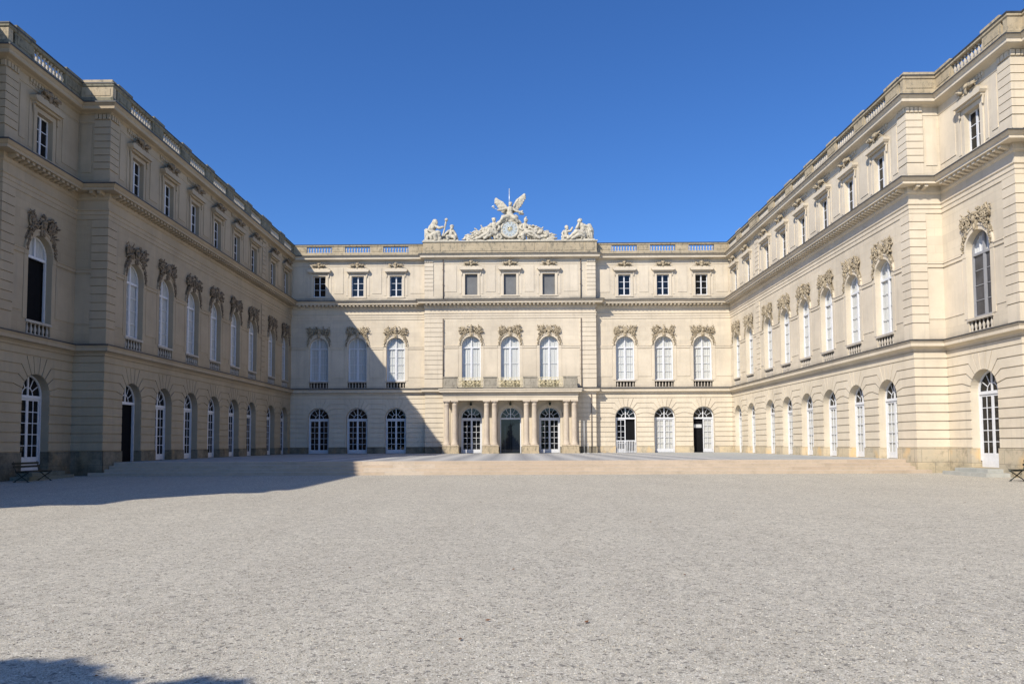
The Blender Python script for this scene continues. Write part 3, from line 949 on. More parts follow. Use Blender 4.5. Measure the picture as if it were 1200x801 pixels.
# back facade, left / centre / right
fx = [-18.15, -14.50, -10.85]
run((-W, D), 0, W-RX, [x+W for x in fx], 'c', 'c', .5, doors=['dark']*3, atk=['dark']*3)
run((-RX, YR), 0, 2*RX, [RX-3.65, RX, RX+3.65], 'v', 'v', .5,
    qs=[(0,1.66,'f'),(2*RX-1.46,2*RX,'f'),(0,.78,'a'),(2*RX-.78,2*RX,'a')], doors=['dark','glass','dark'], atk=['blind']*3, centre=True, smooth=True, qext=(.06,.06))
run((RX, D), 0, W-RX, [-x-RX for x in reversed(fx)], 'c', 'c', .5, doors=['railed','curtain','halfopen'])
# returns of the central projection
run((-RX, D), -H_, D-YR, [], 'c', 'v', .5, qs=[(.02,D-YR,'f'),(.02,D-YR,'a')])
run((RX, YR), H_, D-YR, [], 'v', 'c', .5, qs=[(0,D-YR-.02,'f'),(0,D-YR-.02,'a')])
# wings, long inner parts
LW = D-YC
oL = [wy(k)-YC for k in range(7,-1,-1)]
mid = LW-(1.83+3.65+ (3.65+.99)/2)
run((-W, YC), H_, LW, oL, 'v', 'c', .0, qs=[(0,.8,'f'),(0,.8,'a'),(mid-.42,mid+.42,'f'),(mid-.42,mid+.42,'a')],
    doors=['void']+['dark']*7, zdoor=None)
oR = [D-wy(k) for k in range(8)]
run((W, D), -H_, LW, oR, 'c', 'v', .0, qs=[(LW-.8,LW,'f'),(LW-.8,LW,'a'),(LW-mid-.42,LW-mid+.42,'f'),(LW-mid-.42,LW-mid+.42,'a')],
    doors=['curtain']*8)
# faces looking at the camera
SB = W2-W
run((-W2, YC), 0, SB, [], 'c', 'v', .0, qs=[(SB-.8,SB,'f'),(SB-.8,SB,'a')], qext=(0,.06))
run((W, YC), 0, SB, [], 'v', 'c', .0, qs=[(0,.8,'f'),(0,.8,'a')], qext=(.06,0))
# near parts with one bay
LN = YC-Y3
run((-W2, Y3), H_, LN, [2.72], 'v', 'c', -.05, qs=[(0,.8,'f'),(0,.8,'a')], zdoor=.48, f1k=['open'])
run((W2, YC), -H_, LN, [LN-2.72], 'c', 'v', -.05, qs=[(LN-.8,LN,'f'),(LN-.8,LN,'a')], zdoor=.48, f1k=['grey'])
S3 = W3-W2
run((-W3, Y3), 0, S3, [], 'c', 'v', -.05, qs=[(0,S3,'f'),(0,S3,'a')], qext=(0,.06))
run((W2, Y3), 0, S3, [], 'v', 'c', -.05, qs=[(0,S3,'f'),(0,S3,'a')], qext=(.06,0))
# outermost parts beside and behind the camera
L3 = Y3-YE
run((-W3, YE), H_, L3, [L3-5.4, L3-1.75-.0], 'v', 'c', -.05, qs=[(0,.8,'f'),(0,.8,'a')], zdoor=.48)
run((W3, Y3), -H_, L3, [1.75, 5.4], 'c', 'v', -.05, qs=[(L3-.8,L3,'f'),(L3-.8,L3,'a')], zdoor=.48)
BX = 13.0
run((-W3-BX, YE), 0, BX, [], 'v', 'v', -.05)
run((W3, YE), 0, BX, [], 'v', 'v', -.05)

PATH = [(-W3-BX,YE),(-W3,YE),(-W3,Y3),(-W2,Y3),(-W2,YC),(-W,YC),(-W,D),(-RX,D),(-RX,YR),(RX,YR),(RX,D),(W,D),(W,YC),(W2,YC),(W2,Y3),(W3,Y3),(W3,YE),(W3+BX,YE)]
PATH = [(float(a), float(b)) for a, b in PATH]

def sw(name, prof, mat, closed=False, path=PATH):
    nm = {'trim_stucco': 'trim_n', 'stucco': 'stucco_n', 'parapet_stone': 'parapet_moss'}.get(mat.name)
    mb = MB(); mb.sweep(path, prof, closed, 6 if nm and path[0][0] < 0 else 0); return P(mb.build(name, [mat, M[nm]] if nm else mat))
# orientation helper: normals of the sweep point into the court because the path runs left to right
sw('string_course', [(0,6.30),(.035,6.30),(.035,6.40),(.10,6.46),(.16,6.50),(.30,6.53),(.30,6.68),(.34,6.74),(.36,6.80),(0,6.86)], M['trim'])
sw('ledge_flashing', [(.385,6.79),(.385,6.86),(0,6.93)], M['lead'])
ent = [(0,13.44),(.04,13.44),(.04,13.66),(.075,13.67),(.075,13.86),(.13,13.90),(.13,13.96),(.03,13.98),(.03,14.42),(.09,14.46),(.13,14.52),(.13,14.80),(.62,14.80),(.62,14.93),(.66,14.95),(.74,15.04),(.76,15.08),(.76,15.10),(0,15.15)]
entm = MB(); entm.sweep(PATH, ent, False, 6)
sw('ledge_flashing', [(.79,15.075),(.79,15.145),(0,15.21)], M['lead'])
sw('attic_base', [(0,15.18),(.05,15.18),(.05,15.46),(.03,15.50),(0,15.50)], M['stucco'])
sw('attic_cornice', [(0,18.58),(.03,18.60),(.03,18.70),(.015,18.71),(.015,19.02),(.08,19.05),(.16,19.10),(.40,19.14),(.44,19.17),(.44,19.32),(.50,19.38),(.55,19.46),(.55,19.48),(-.5,19.53)], M['trim'])
sw('ledge_flashing', [(.58,19.445),(.58,19.515),(-.5,19.57)], M['lead'])

# modillions under the main cornice
mb = entm
def turn(i):
    if i <= 0 or i >= len(PATH)-1: return 0
    p, q, r = PATH[i-1], PATH[i], PATH[i+1]
    return (q[0]-p[0])*(r[1]-q[1])-(q[1]-p[1])*(r[0]-q[0])      # > 0: left turn
for si, (a, b) in enumerate(zip(PATH, PATH[1:])):
    dx, dy = b[0]-a[0], b[1]-a[1]; L = math.hypot(dx, dy); tx, ty = dx/L, dy/L; nx, ny = ty, -tx
    ca_, cb_ = turn(si) < 0, turn(si+1) < 0      # a right turn is a corner that closes in on the court side
    n = max(1, round(L/.37)); st = L/n
    for i in range(n):
        s0 = (i+.5)*st
        if (ca_ and s0 < .64) or (cb_ and s0 > L-.64): continue
        def pt(u, d, z): return (a[0]+tx*u+nx*d, a[1]+ty*u+ny*d, z)
        w = .09
        pr = [(.13,14.60),(.34,14.63),(.42,14.67),(.54,14.67),(.54,14.795),(.13,14.795)]
        vs = [pt(s0-w, d, z) for d, z in pr] + [pt(s0+w, d, z) for d, z in pr]
        m = len(pr)
        mb.mi = 1 if si < 6 else 0
        mb.add(vs, [list(range(m)), [m+i_ for i_ in range(m)][::-1]] + [(j, j+m, (j+1)%m+m, (j+1)%m) for j in range(m)])
P(mb.build('entablature', [M['trim'], M['trim_n']]))

# parapet: plinth, rail, dies between the balustrades
lp = PATH[:8]; rp = PATH[10:]
for path in (lp, rp):
    for pp in (path,):
        mm = M['parapet']
        sw('parapet_base', [(.26,19.50),(.26,19.80),(.24,19.86),(-.10,19.86),(-.10,19.50)], mm, True, pp)
        sw('parapet_rail', [(.22,20.42),(.27,20.46),(.27,20.58),(.24,20.60),(-.10,20.60),(-.12,20.46),(-.08,20.42)], mm, True, pp)
    sw('rail_flashing', [(.30,20.575),(.30,20.64),(-.15,20.65),(-.15,20.575)], M['lead'], True, path)
def dies(org, rz, L, ops, e0, e1, caps=True):
    mb = MB(); mb2 = MB()
    cuts = [(-.22 if e0 == 'v' else .22)] + sum([[x-1.2, x+1.2] for x in ops], []) + [L+(.22 if e1 == 'v' else -.22)]
    for i in range(0, len(cuts), 2):
        a, b = cuts[i], cuts[i+1]
        if b-a < .1: continue
        mb = MB()
        mb.box(a, b, -.22, .08, 19.86, 20.42)
        if b-a > .7:
            mb.box(a+.14, b-.14, -.24, -.22, 19.95, 20.33)
        if caps and b-a > .8:
            mb.box(a-.02 if i else a, b+.02 if i < len(cuts)-2 else b, -.29, .13, 20.56, 20.77)
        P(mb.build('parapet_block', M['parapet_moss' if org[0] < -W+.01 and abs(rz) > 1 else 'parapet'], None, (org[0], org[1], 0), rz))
    c, s_ = math.cos(rz), math.sin(rz)
    for x in ops: P(place('balustrade', me_rbal, None, (org[0]+c*x, org[1]+s_*x, 0), rz))
dies((-W, D), 0, W-RX, [x+W for x in fx], 'c', 'n', False)
dies((RX, D), 0, W-RX, [-x-RX for x in reversed(fx)], 'n', 'c', False)
dies((-W, YC), H_, LW, oL, 'n', 'c'); dies((W, D), -H_, LW, oR, 'c', 'n')
dies((-W2, YC), 0, SB, [], 'c', 'v'); dies((W, YC), 0, SB, [], 'v', 'c')
dies((-W2, Y3), H_, LN, [2.72], 'n', 'c'); dies((W2, YC), -H_, LN, [LN-2.72], 'c', 'n')
dies((-W3, Y3), 0, S3, [], 'c', 'v'); dies((W2, Y3), 0, S3, [], 'v', 'c')
dies((-W3, YE), H_, L3, [L3-5.4, L3-1.75], 'n', 'c'); dies((W3, Y3), -H_, L3, [1.75,5.4], 'c', 'n')
# central solid parapet
mb = MB()
mb.box(-RX-.22, RX+.22, YR-.24, YR+1.0, 19.50, 19.70)
mb.box(-RX-.18, RX+.18, YR-.18, YR+.96, 19.70, 20.66)
for a, b in ((-7.95,-6.52),(-6.38,-4.98),(-4.82,2.3),(2.46,3.4),(3.56,6.9),(7.06,7.98)):
    mb.box(a, b, YR-.21, YR-.18, 19.80, 20.56)
P(mb.build('central_parapet', M['parapet']))
mb = MB()
mb.box(-RX-.26, RX+.26, YR-.27, YR+1.04, 20.66, 20.76)
P(mb.build('parapet_coping', M['statue']))
# downpipes
for x, z0 in ((-6.28, 6.9), (6.66, 6.9)):
    mb = MB(); mb.tube([(x,YR-.10,19.0),(x,YR-.10,15.3)], .045, 8); mb.tube([(x,YR-.12,13.4),(x,YR-.12,z0)], .045, 8)
    for z in (18,16.6,12.2,10.4,8.6): mb.box(x-.07,x+.07,YR-.16,YR,z,z+.05)
    P(mb.build('downpipe', M['pipe']))
mb = MB(); mb.tube([(7.55,YR-.07,6.25),(7.55,YR-.07,.85)], .04, 8); P(mb.build('downpipe', M['pipe']))
# roof and outer walls
OUT = [(W3+BX,YE),(W3+BX,D+14),(-W3-BX,D+14),(-W3-BX,YE)]
mb = MB(); poly = PATH[::-1] + OUT[::-1][:1]*0
ring = PATH + OUT[1:3]
mb.add([(x, y, 19.47) for x, y in ring], [list(range(len(ring)))]); P(mb.build('roof', M['roof']))
mb = MB()
for a, b in zip(OUT, OUT[1:]): mb.quad((a[0],a[1],-.1),(b[0],b[1],-.1),(b[0],b[1],19.5),(a[0],a[1],19.5))
P(mb.build('rear_wall', M['rust']))

# ---------------- portico (a part of the palace)
PY = 66.4
portico = P(place('portico', None, None, (0, PY, 0))) if False else None
pt_ = MB()
# entablature with soffit
zc0 = 5.62
pt_.box(-6.16, 6.16, -.30, 1.27, zc0, 5.92); pt_.box(-6.19, 6.19, -.33, 1.27, 5.92, 6.20); pt_.box(-6.22,6.22,-.37,1.27,6.20,6.27)
bal = MB(); bal.box(-6.32, 6.32, -.46, .945, 6.272, 6.36); bal.box(-6.48, 6.48, -.66, .90, 6.36, 6.56); bal.box(-6.53, 6.53, -.72, .90, 6.56, 6.68)
balcony = P(bal.build('balcony', M['trim'], None, (0, PY, 0)))
portico = P(pt_.build('portico', M['trim'], None, (0, PY, 0)))
mb = MB(); mb.box(-6.55, 6.55, -.74, .90, 6.683, 6.715); mb.build('ledge_flashing', M['lead'], portico)
def column():
    mb = MB(); h0 = 1.50; h1 = zc0
    pr = [(.335,h0),(.335,h0+.09)]
    pr += [(.33,h0+.10),(.345,h0+.15),(.33,h0+.20),(.28,h0+.22),(.275,h0+.27)]
    for i in range(9):
        t = i/8; pr.append((.262-.036*t**1.7, h0+.30+(h1-h0-.75)*t))
    pr += [(.25,h1-.40),(.25,h1-.36),(.232,h1-.34),(.232,h1-.25),(.26,h1-.22),(.31,h1-.14),(.31,h1-.12)]
    mb.lathe(0, 0, pr, 24)
    mb.box(-.33,.33,-.33,.33,h1-.12,h1-.002); mb.box(-.35,.35,-.35,.35,h0,h0+.075)
    return mb
me_col = column().mesh('column', M['column'])
for px in (-5.475, -1.825, 1.825, 5.475):
    mb = MB(); mb.box(-.74,.74,-.42,.42,ZT,1.43); mb.box(-.77,.77,-.45,.45,1.43,1.498); mb.box(-.78,.78,-.46,.46,ZT-.001,.93)
    mb.build('column_base', M['parapet'], portico, (px,0,0))
    for s in (-1,1): child('column', me_col, portico, (px+s*.365,0,0))
    # pilaster on the wall behind
    mb = MB(); mb.box(px-.66,px+.66,1.18,1.272,1.4,zc0-.002); mb.box(px-.60,px-.14,1.14,1.18,1.4,zc0-.002); mb.box(px+.14,px+.60,1.14,1.18,1.4,zc0-.002); mb.box(px-.72,px+.72,1.12,1.22,ZT,1.398); mb.build('pilaster', M['trim'], portico)
# lanterns under the soffit
for x in (-3.65, 0, 3.65):
    mb = MB(); mb.cap((x,.55,5.60),.02,(x,.55,5.44),.02,6); mb.lathe(x,.55,[(.05,5.45),(.13,5.42),(.11,5.22),(.05,5.19),(0,5.18)],8)
    mb.build('lantern', M['iron'], portico)
# balcony
for px in (-5.475, -1.825, 1.825, 5.475):
    w = .60; bal = MB()
    bal.box(px-w,px+w,-.62,-.22,6.715,7.66); bal.box(px-w-.05,px+w+.05,-.67,-.17,7.66,7.76); bal.box(px-w-.04,px+w+.04,-.66,-.18,6.715,6.86)
    bal.box(px-w+.12,px+w-.12,-.64,-.62,6.98,7.54)
    bal.build('pedestal', M['pedestal'], balcony)
for side in (-1, 1):
    b2 = MB(); b2.box(side*6.02-.14, side*6.02+.14, -.2, .95, 6.715, 7.6); b2.build('side_parapet', M['pedestal'], balcony)
def railing():
    mb = MB(); hw = 1.16; z0 = 6.80; z1 = 7.66
    mb.box(-hw,hw,-.02,.02,z1,z1+.05); mb.box(-hw,hw,-.015,.015,z0,z0+.04); mb.box(-hw,hw,-.012,.012,z0+.10,z0+.125); mb.box(-hw,hw,-.012,.012,z1-.10,z1-.075)
    zc = (z0+z1)/2
    for s in (-1,1):
        for i,(cx,r) in enumerate(((.42,.22),(.72,.20),(1.0,.15))):
            for t in (-1,1):
                scroll(mb, (s*cx, zc+t*.16), r*.95, 1.5, s*t, 0, .028, PI/2*t)
        for x in (.30,.60,.90,1.12): mb.box(s*x-.014,s*x+.014,-.012,.012,z0,z1)
        for i in range(8): 
            a = 2*PI*i/8; mb.blob((s*.72+.1*math.cos(a),-.01,zc+.1*math.sin(a)),(.045,.02,.045),jit=.1)
    # crowned medallion
    mb.band(0,zc,.15,.20,-.04,.0,0,180,12); mb.band(0,zc,.15,.20,-.04,.0,180,360,12)
    for a in range(0,360,30): mb.blob((.27*math.cos(R_(a)),-.02,zc+.27*math.sin(R_(a))),(.06,.03,.05),(0,-R_(a),0),.1)
    mb.blob((0,-.04,zc),(.10,.05,.12),jit=.05); mb.blob((0,-.03,z1-.08),(.12,.04,.07),jit=.1)
    return mb
me_rail = railing().mesh('gilded_railing', M['gold'])
for x in (-3.65,0,3.65): child('gilded_railing', me_rail, balcony, (x,-.42,0))

# ------------------------------------------------------------------ court
def ground_z(y):
    t = min(max((y-12)/26.0, 0), 1); return .12*t
mb = MB(); mb.sm = False
ys = [-400,-150,-60,-20,0,4,8,12,16,20,24,28,32,36,38,42,60,110,400,2500]; xs = [-2500,-300,-60,-30,-20,-10,0,10,20,30,60,300,2500]
vs = [(x,y,ground_z(y)) for y in ys for x in xs]; n = len(xs)
mb.add(vs, [(j*n+i, j*n+i+1, (j+1)*n+i+1, (j+1)*n+i) for j in range(len(ys)-1) for i in range(n-1)])
tag(mb.build('gravel_ground', M['gravel']), kind='structure')
# terrace and its steps
mb = MB(); mb.box(-W+.05, W-.05, 38.12, D+.6, ZT-.3, ZT)
tag(mb.build('terrace_floor', M['terrace']), kind='structure')
steps = empty('terrace_steps', (0, 37, 0)); tag(steps, 'broad flight of four shallow tan stone steps up to the paved terrace', 'steps')
yy = [36.80, 37.24, 37.68, 38.10]; z_ = .0
rr = (ZT-.115)/4
for i in range(4):
    mb = MB(); zt = .115+rr*(i+1); xe = [21.35, 21.15, W-.052, W-.052][i]
    y1 = [37.06, 37.06, 38.12, 38.119][i]
    a, b = yy[i], (yy[i+1]+.0 if i < 3 else 38.12)
    x = -xe; rnd = random.Random(i)
    while x < xe:
        w = rnd.uniform(1.6,3.0); x2 = min(x+w, xe)
        if xe-x2 < .8: x2 = xe
        lim = a, b
        e = rnd.uniform(0,.006)
        mb.box(x+.0015, x2-.0015, a, b if abs(x) < W-1.7 and abs(x2) < W-1.7 or True else y1, .0, zt-e)
        x = x2
    o = mb.build('step', M['step'], steps); o.location = (0,-37,0)
for s in (-1,1):
    st = tag(MB().build('door_step', M['slab']) if False else empty('door_step', (s*(W2-.5), 34.3, 0)), ('grey-green stone doorstep in front of the right wing\'s nearest tall door' if s > 0 else 'shaded grey-green doorstep in front of the left wing\'s nearest tall door'), 'doorstep')
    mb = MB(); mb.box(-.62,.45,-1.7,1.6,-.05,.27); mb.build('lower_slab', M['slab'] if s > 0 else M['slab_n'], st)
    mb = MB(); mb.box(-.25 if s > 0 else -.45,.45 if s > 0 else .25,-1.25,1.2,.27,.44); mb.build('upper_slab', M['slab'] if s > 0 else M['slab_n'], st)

# loose stones and dry leaves on the gravel near the viewer
rnd = random.Random(5); mb = MB()
for i in range(30000):
    t = rnd.random(); y = 4.6+13*t*t*rnd.uniform(.3,1)+rnd.random()*2; hwid = y*.78+.5
    x = .4+rnd.uniform(-hwid, hwid)
    r = rnd.uniform(.0035,.0075)*(1+.6*(rnd.random()**6)); z = ground_z(y)
    a = rnd.uniform(0,PI); ca, sa = math.cos(a), math.sin(a); e = rnd.uniform(.6,1)
    pts = []
    for k, (ux, uy, uz) in enumerate(((1,0,0),(0,1,0),(-1,0,0),(0,-1,0),(0,0,1),(0,0,-1))):
        j = rnd.uniform(.75,1.2); px, py, pz = ux*r*j, uy*r*e*j, uz*r*.6*j
        pts.append((x+px*ca-py*sa, y+px*sa+py*ca, z+pz+r*.25))
    mb.add(pts, [(0,1,4),(1,2,4),(2,3,4),(3,0,4),(1,0,5),(2,1,5),(3,2,5),(0,3,5)])
tag(mb.build('loose_gravel', M['stone']), 'loose grey and tan pebbles lying over the court', 'gravel', kind='stuff')
mb = MB(); rnd = random.Random(8)
for i in range(46):
    y = rnd.uniform(5,26); x = rnd.uniform(-y*.7, y*.7); r = rnd.uniform(.012,.03); z = ground_z(y)+.012; a = rnd.uniform(0,PI*2)
    pts = []
    for k in range(6):
        b = a+k*PI/3; q = r*(1.4 if k in (0,3) else .7); pts.append((x+q*math.cos(b), y+q*math.sin(b), z+rnd.uniform(0,.012)))
    mb.add(pts, [tuple(range(6))])
tag(mb.build('leaf_litter', M['dryleaf']), 'few small dry brown leaves scattered on the gravel', 'leaves', kind='stuff')

# ------------------------------------------------------------------ benches
def bench(name, label, loc, rz):
    """length along local y, facing local -x"""
    root = empty(name, loc, rz); tag(root, label, 'bench', 'dark park benches along the wings')
    L = 1.75
    mb = MB()
    for i in range(5):
        x = -.26+i*.105; mb.box(x, x+.085, 0, L, .43+.012*abs(i-2), .462+.012*abs(i-2))
    mb.build('seat', M['wood'], root)
    mb = MB()
    for z0, x in ((.62,.33),(.76,.375)): 
        mb.box(x-.0, x+.028, 0, L, z0, z0+.095)
    mb.build('backrest', M['wood'], root)
    for y in (.10, L-.10):
        mb = MB()
        mb.tube([(-.27,y,0.02),(-.20,y,.07),(-.02,y,.20),(.16,y,.36),(.28,y,.44),(.34,y,.62),(.40,y,.90)], [.024,.022,.022,.022,.022,.02,.016], 8)
        mb.tube([(.33,y,0.02),(.26,y,.07),(.06,y,.20),(-.12,y,.33),(-.30,y,.43)], [.024,.022,.022,.022,.02], 8)
        mb.tube([(-.30,y,.425),(.0,y,.41),(.28,y,.425)], .018, 8)
        for sx in (-.13,.17):
            mb.tube([(sx-.05,y,.30),(sx,y,.37),(sx+.05,y,.30),(sx,y,.25),(sx-.05,y,.30)], .010, 6)
        mb.box(-.31,-.22,y-.03,y+.03,0,.025); mb.box(.28,.38,y-.03,y+.03,0,.025)
        mb.build('leg', M['iron'], root)
    return root
bench('park_bench', 'dark green slatted bench with curved iron legs on sunlit gravel before the right wing', (20.75, 28.15, ground_z(29)), 0)
bench('park_bench', 'almost black slatted bench in the shade before the left wing', (-21.05, 33.1, ground_z(32)), PI)

# posts beside the portico
mb = MB(); mb.tube([(6.75,66.6,ZT),(6.75,66.6,3.65)], .045, 8); mb.lathe(6.75,66.6,[(.15,ZT),(.15,ZT+.03),(.05,ZT+.06)],12); mb.blob((6.75,66.6,3.68),.06)
tag(mb.build('flag_pole', M['post']), 'tall slim pale pole standing right of the portico', 'pole')
mb = MB(); mb.tube([(7.05,66.1,ZT),(7.05,66.1,1.62)], .028, 8); mb.lathe(7.05,66.1,[(.17,ZT),(.17,ZT+.03),(.03,ZT+.05)],12); mb.blob((7.05,66.1,1.65),.045)
tag(mb.build('barrier_post', M['post']), 'short thin metal barrier post right of the portico columns', 'post')

# ------------------------------------------------------------------ roof sculpture
def remeshed(mb, name, mat, parent=None, loc=(0,0,0), vox=.035, rough=True, fat=.03):
    me = mb.mesh('tmp', mat); o = bpy.data.objects.new('tmp', me); COL.objects.link(o)
    md = o.modifiers.new('r', 'REMESH'); md.mode = 'VOXEL'; md.voxel_size = vox; md.use_smooth_shade = True
    dg = bpy.context.evaluated_depsgraph_get(); ev = o.evaluated_get(dg)
    m2 = bpy.data.meshes.new_from_object(ev); m2.name = name
    bpy.data.objects.remove(o)
    if rough:
        cs = [v.co.copy() for v in m2.vertices]; ns = [v.normal.copy() for v in m2.vertices]
        flat = []
        for c, nn in zip(cs, ns): flat += list(c + nn*(fat+noise.noise(c*4.5)*.03+noise.noise(c*11)*.016))
        m2.vertices.foreach_set('co', flat); m2.update()
    m2.materials.clear(); m2.materials.append(mat)
    o = bpy.data.objects.new(name, m2); COL.objects.link(o); o.location = loc
    m2.shade_smooth()
    if parent: o.parent = parent
    return o
def limb(mb, *seg):
    for (a, ra), (b, rb) in zip(seg, seg[1:]): mb.cap(a, ra, b, rb, 10)
def head(mb, c, r=.20, face=(0,-1,0), hair=True):
    c = Vector(c); f = Vector(face).normalized()
    mb.blob(c, (r*.80, r*.88, r*1.08), jit=.02)
    mb.cap(c+f*r*.80+Vector((0,0,-.02)), r*.16, c+f*r*.92+Vector((0,0,-r*.15)), r*.18, 6)
    mb.cap(c+f*r*.6+Vector((0,0,-r*.75)), r*.30, c+f*r*.5+Vector((0,0,-r*.6)), r*.4, 6)
    if hair:
        for a in range(0,360,45):
            mb.blob(c-f*r*.3+Vector((math.cos(R_(a))*r*.55, 0, r*.45+math.sin(R_(a))*r*.4)), r*.34, jit=.1)
def drape(mb, rnd, p, q, w, n=6, r=.07, sag=.12):
    p = Vector(p); q = Vector(q)
    for i in range(n):
        o = Vector((rnd.uniform(-w,w), rnd.uniform(-w,w)*.6, rnd.uniform(-w,w)*.3))
        m_ = (p+q)/2 + o*1.3 + Vector((0,0,-sag*rnd.random()))
        mb.tube([p+o*.6, m_, q+o], [r*.6, r, r*.45], 6)
def rubble(mb, rnd, x0, x1, z0, ztop, n):
    """arms, shields, banners heaped as trophies"""
    for i in range(n):
        x = rnd.uniform(x0, x1); zt = ztop(x); z = z0+rnd.random()*max(zt-z0, .05)
        k = rnd.random()
        if k < .5: mb.blob((x, rnd.uniform(-.3,.2), z), (rnd.uniform(.10,.25), rnd.uniform(.10,.25), rnd.uniform(.08,.20)), (rnd.uniform(-1,1),rnd.uniform(-1,1),0), .2, rnd)
        else:
            a = rnd.uniform(-.9,.9) + (0 if x > 0 else 0); ln = rnd.uniform(.3,.7)
            sgn = 1 if x > 0 else -1
            mb.tube([(x,rnd.uniform(-.3,.1),z),(x+sgn*ln*.5,-.2,z+.12),(x+sgn*ln,rnd.uniform(-.2,.1),z+ln*.25*a)],[.06,.08,.02],6)

SY = YR+.28; SZ = 20.76
# central clock group, local coordinates: x, y, z above coping
rnd = random.Random(3); mb = MB()
mb.box(-4.15,4.15,-.42,.45,-.02,.10)
# clock surround
cz = 1.16
for i in range(28):
    a = 2*PI*i/28; mb.cap((.80*math.cos(a),-.18,cz+.80*math.sin(a)),.12,(.80*math.cos(a+.22),-.18,cz+.80*math.sin(a+.22)),.12,8)
mb.lathe(0,0,[(0,.2)],3)
mb.box(-.75,.75,-.02,.42,.1,2.0)
for s in (-1,1):
    mb.cap((s*.3,.1,2.15),.28,(s*1.15,.05,1.2),.26); mb.cap((s*1.2,.05,.3),.3,(s*1.25,.05,1.1),.26)
for s in (-1,1):
    scroll(mb,(s*.95,.42),.30,1.2,-s,-.15,.12,PI/2); mb.cap((s*.98,-.1,.5),.16,(s*.92,-.1,1.7),.13)
    mb.cap((s*.85,-.15,1.85),.14,(s*.2,-.15,2.12),.15)
# figure of fame, seated on the clock with wings spread
B_ = (0.02,-.12,2.45)
limb(mb, (B_,.27), ((.02,-.10,2.85),.24), ((.03,-.10,3.12),.27), ((.03,-.10,3.34),.10), ((.03,-.12,3.46),.10))
head(mb,(.04,-.14,3.60),.19,(-.4,-1,0))
limb(mb,((-.05,-.2,2.42),.22),((-.62,-.42,2.20),.17),((-1.02,-.30,1.72),.11),((-1.2,-.32,1.55),.09))
limb(mb,((.12,-.2,2.42),.22),((.52,-.42,2.16),.17),((.72,-.32,1.85),.10))
limb(mb,((-.22,-.12,3.18),.12),((-.62,-.2,3.06),.085),((-1.02,-.26,2.98),.065),((-1.14,-.26,3.0),.06))
limb(mb,((.28,-.12,3.16),.12),((.62,-.2,2.88),.09),((.98,-.26,2.80),.065),((1.2,-.28,2.86),.06))
drape(mb,rnd,(0,-.2,2.5),(-1.1,-.25,1.75),.16,9,.08); drape(mb,rnd,(.1,-.2,2.5),(.95,-.2,1.75),.16,9,.08)
drape(mb,rnd,(.9,-.25,2.84),(1.25,-.2,2.62),.12,6,.07); drape(mb,rnd,(.0,-.15,3.1),(.05,-.2,2.4),.15,8,.06)
mb.blob((0,-.05,2.25),(.62,.32,.36),jit=.1); mb.blob((-.45,-.22,2.2),(.42,.22,.26),(0,.5,0),.15); mb.blob((.45,-.22,2.2),(.42,.22,.26),(0,-.5,0),.15); mb.blob((0,-.02,2.75),(.30,.26,.4),jit=.08)
def wing(s, tip, root, dropn=7):
    tx, tz = tip; rx, rz_ = root
    limb(mb,((rx,.05,rz_),.13),((rx+(tx-rx)*.45,.12,rz_+(tz-rz_)*.62),.11),((tx,.10,tz),.05))
    for i in range(11):
        t = (i+1)/11.0; bx = rx+(tx-rx)*t; bz = rz_+(tz-rz_)*(t**.9)
        ln = .25+.62*math.sin(PI*min(t*.75+.12,1))
        mb.tube([(bx,.10,bz),(bx-s*.03+s*.10*(t-.3),.14,bz-ln*.5),(bx-s*.22+s*.30*t,.12,bz-ln)],[.085,.085,.03],6)
wing(-1,(-1.32,4.22),(-.15,3.05)); wing(1,(1.38,4.62),(.20,3.1))
# reclining man at left
limb(mb,((-1.45,-.15,.85),.27),((-1.50,-.15,1.25),.25),((-1.48,-.15,1.58),.29),((-1.50,-.15,1.85),.11))
head(mb,(-1.52,-.18,2.04),.20,(-.3,-1,0)); mb.blob((-1.52,-.1,2.2),(.20,.2,.08))
limb(mb,((-1.78,-.2,1.62),.13),((-1.92,-.3,1.28),.10),((-1.6,-.45,1.08),.08))
limb(mb,((-1.2,-.2,1.62),.13),((-.98,-.3,1.32),.10),((-1.12,-.4,1.05),.08))
limb(mb,((-1.5,-.25,.8),.24),((-2.15,-.4,.72),.19),((-2.8,-.38,.36),.13),((-3.25,-.35,.2),.10),((-3.4,-.42,.15),.09))
limb(mb,((-1.4,-.25,.75),.23),((-1.9,-.45,.95),.18),((-2.2,-.42,.4),.12),((-2.4,-.5,.18),.09))
drape(mb,rnd,(-1.5,-.3,.9),(-2.6,-.35,.3),.2,12,.08); drape(mb,rnd,(-1.3,-.2,1.0),(-1.3,-.2,.2),.25,10,.09)
mb.blob((-2.35,-.1,1.0),(.42,.28,.45),(0,.3,0),.12,rnd)
rubble(mb,rnd,-4.0,-1.6,.1,lambda x: .30+1.3*max(0,(x+4.2)/2.6)**1.05, 150)
for a,b in (((-2.6,.1,.8),(-3.35,0,1.32)),((-2.3,.1,.9),(-2.75,.05,1.62)),((-3.0,0,.5),(-3.75,-.1,.9)),((-3.2,0,.3),(-4.0,-.1,.42))): limb(mb,(a,.06),(b,.035))
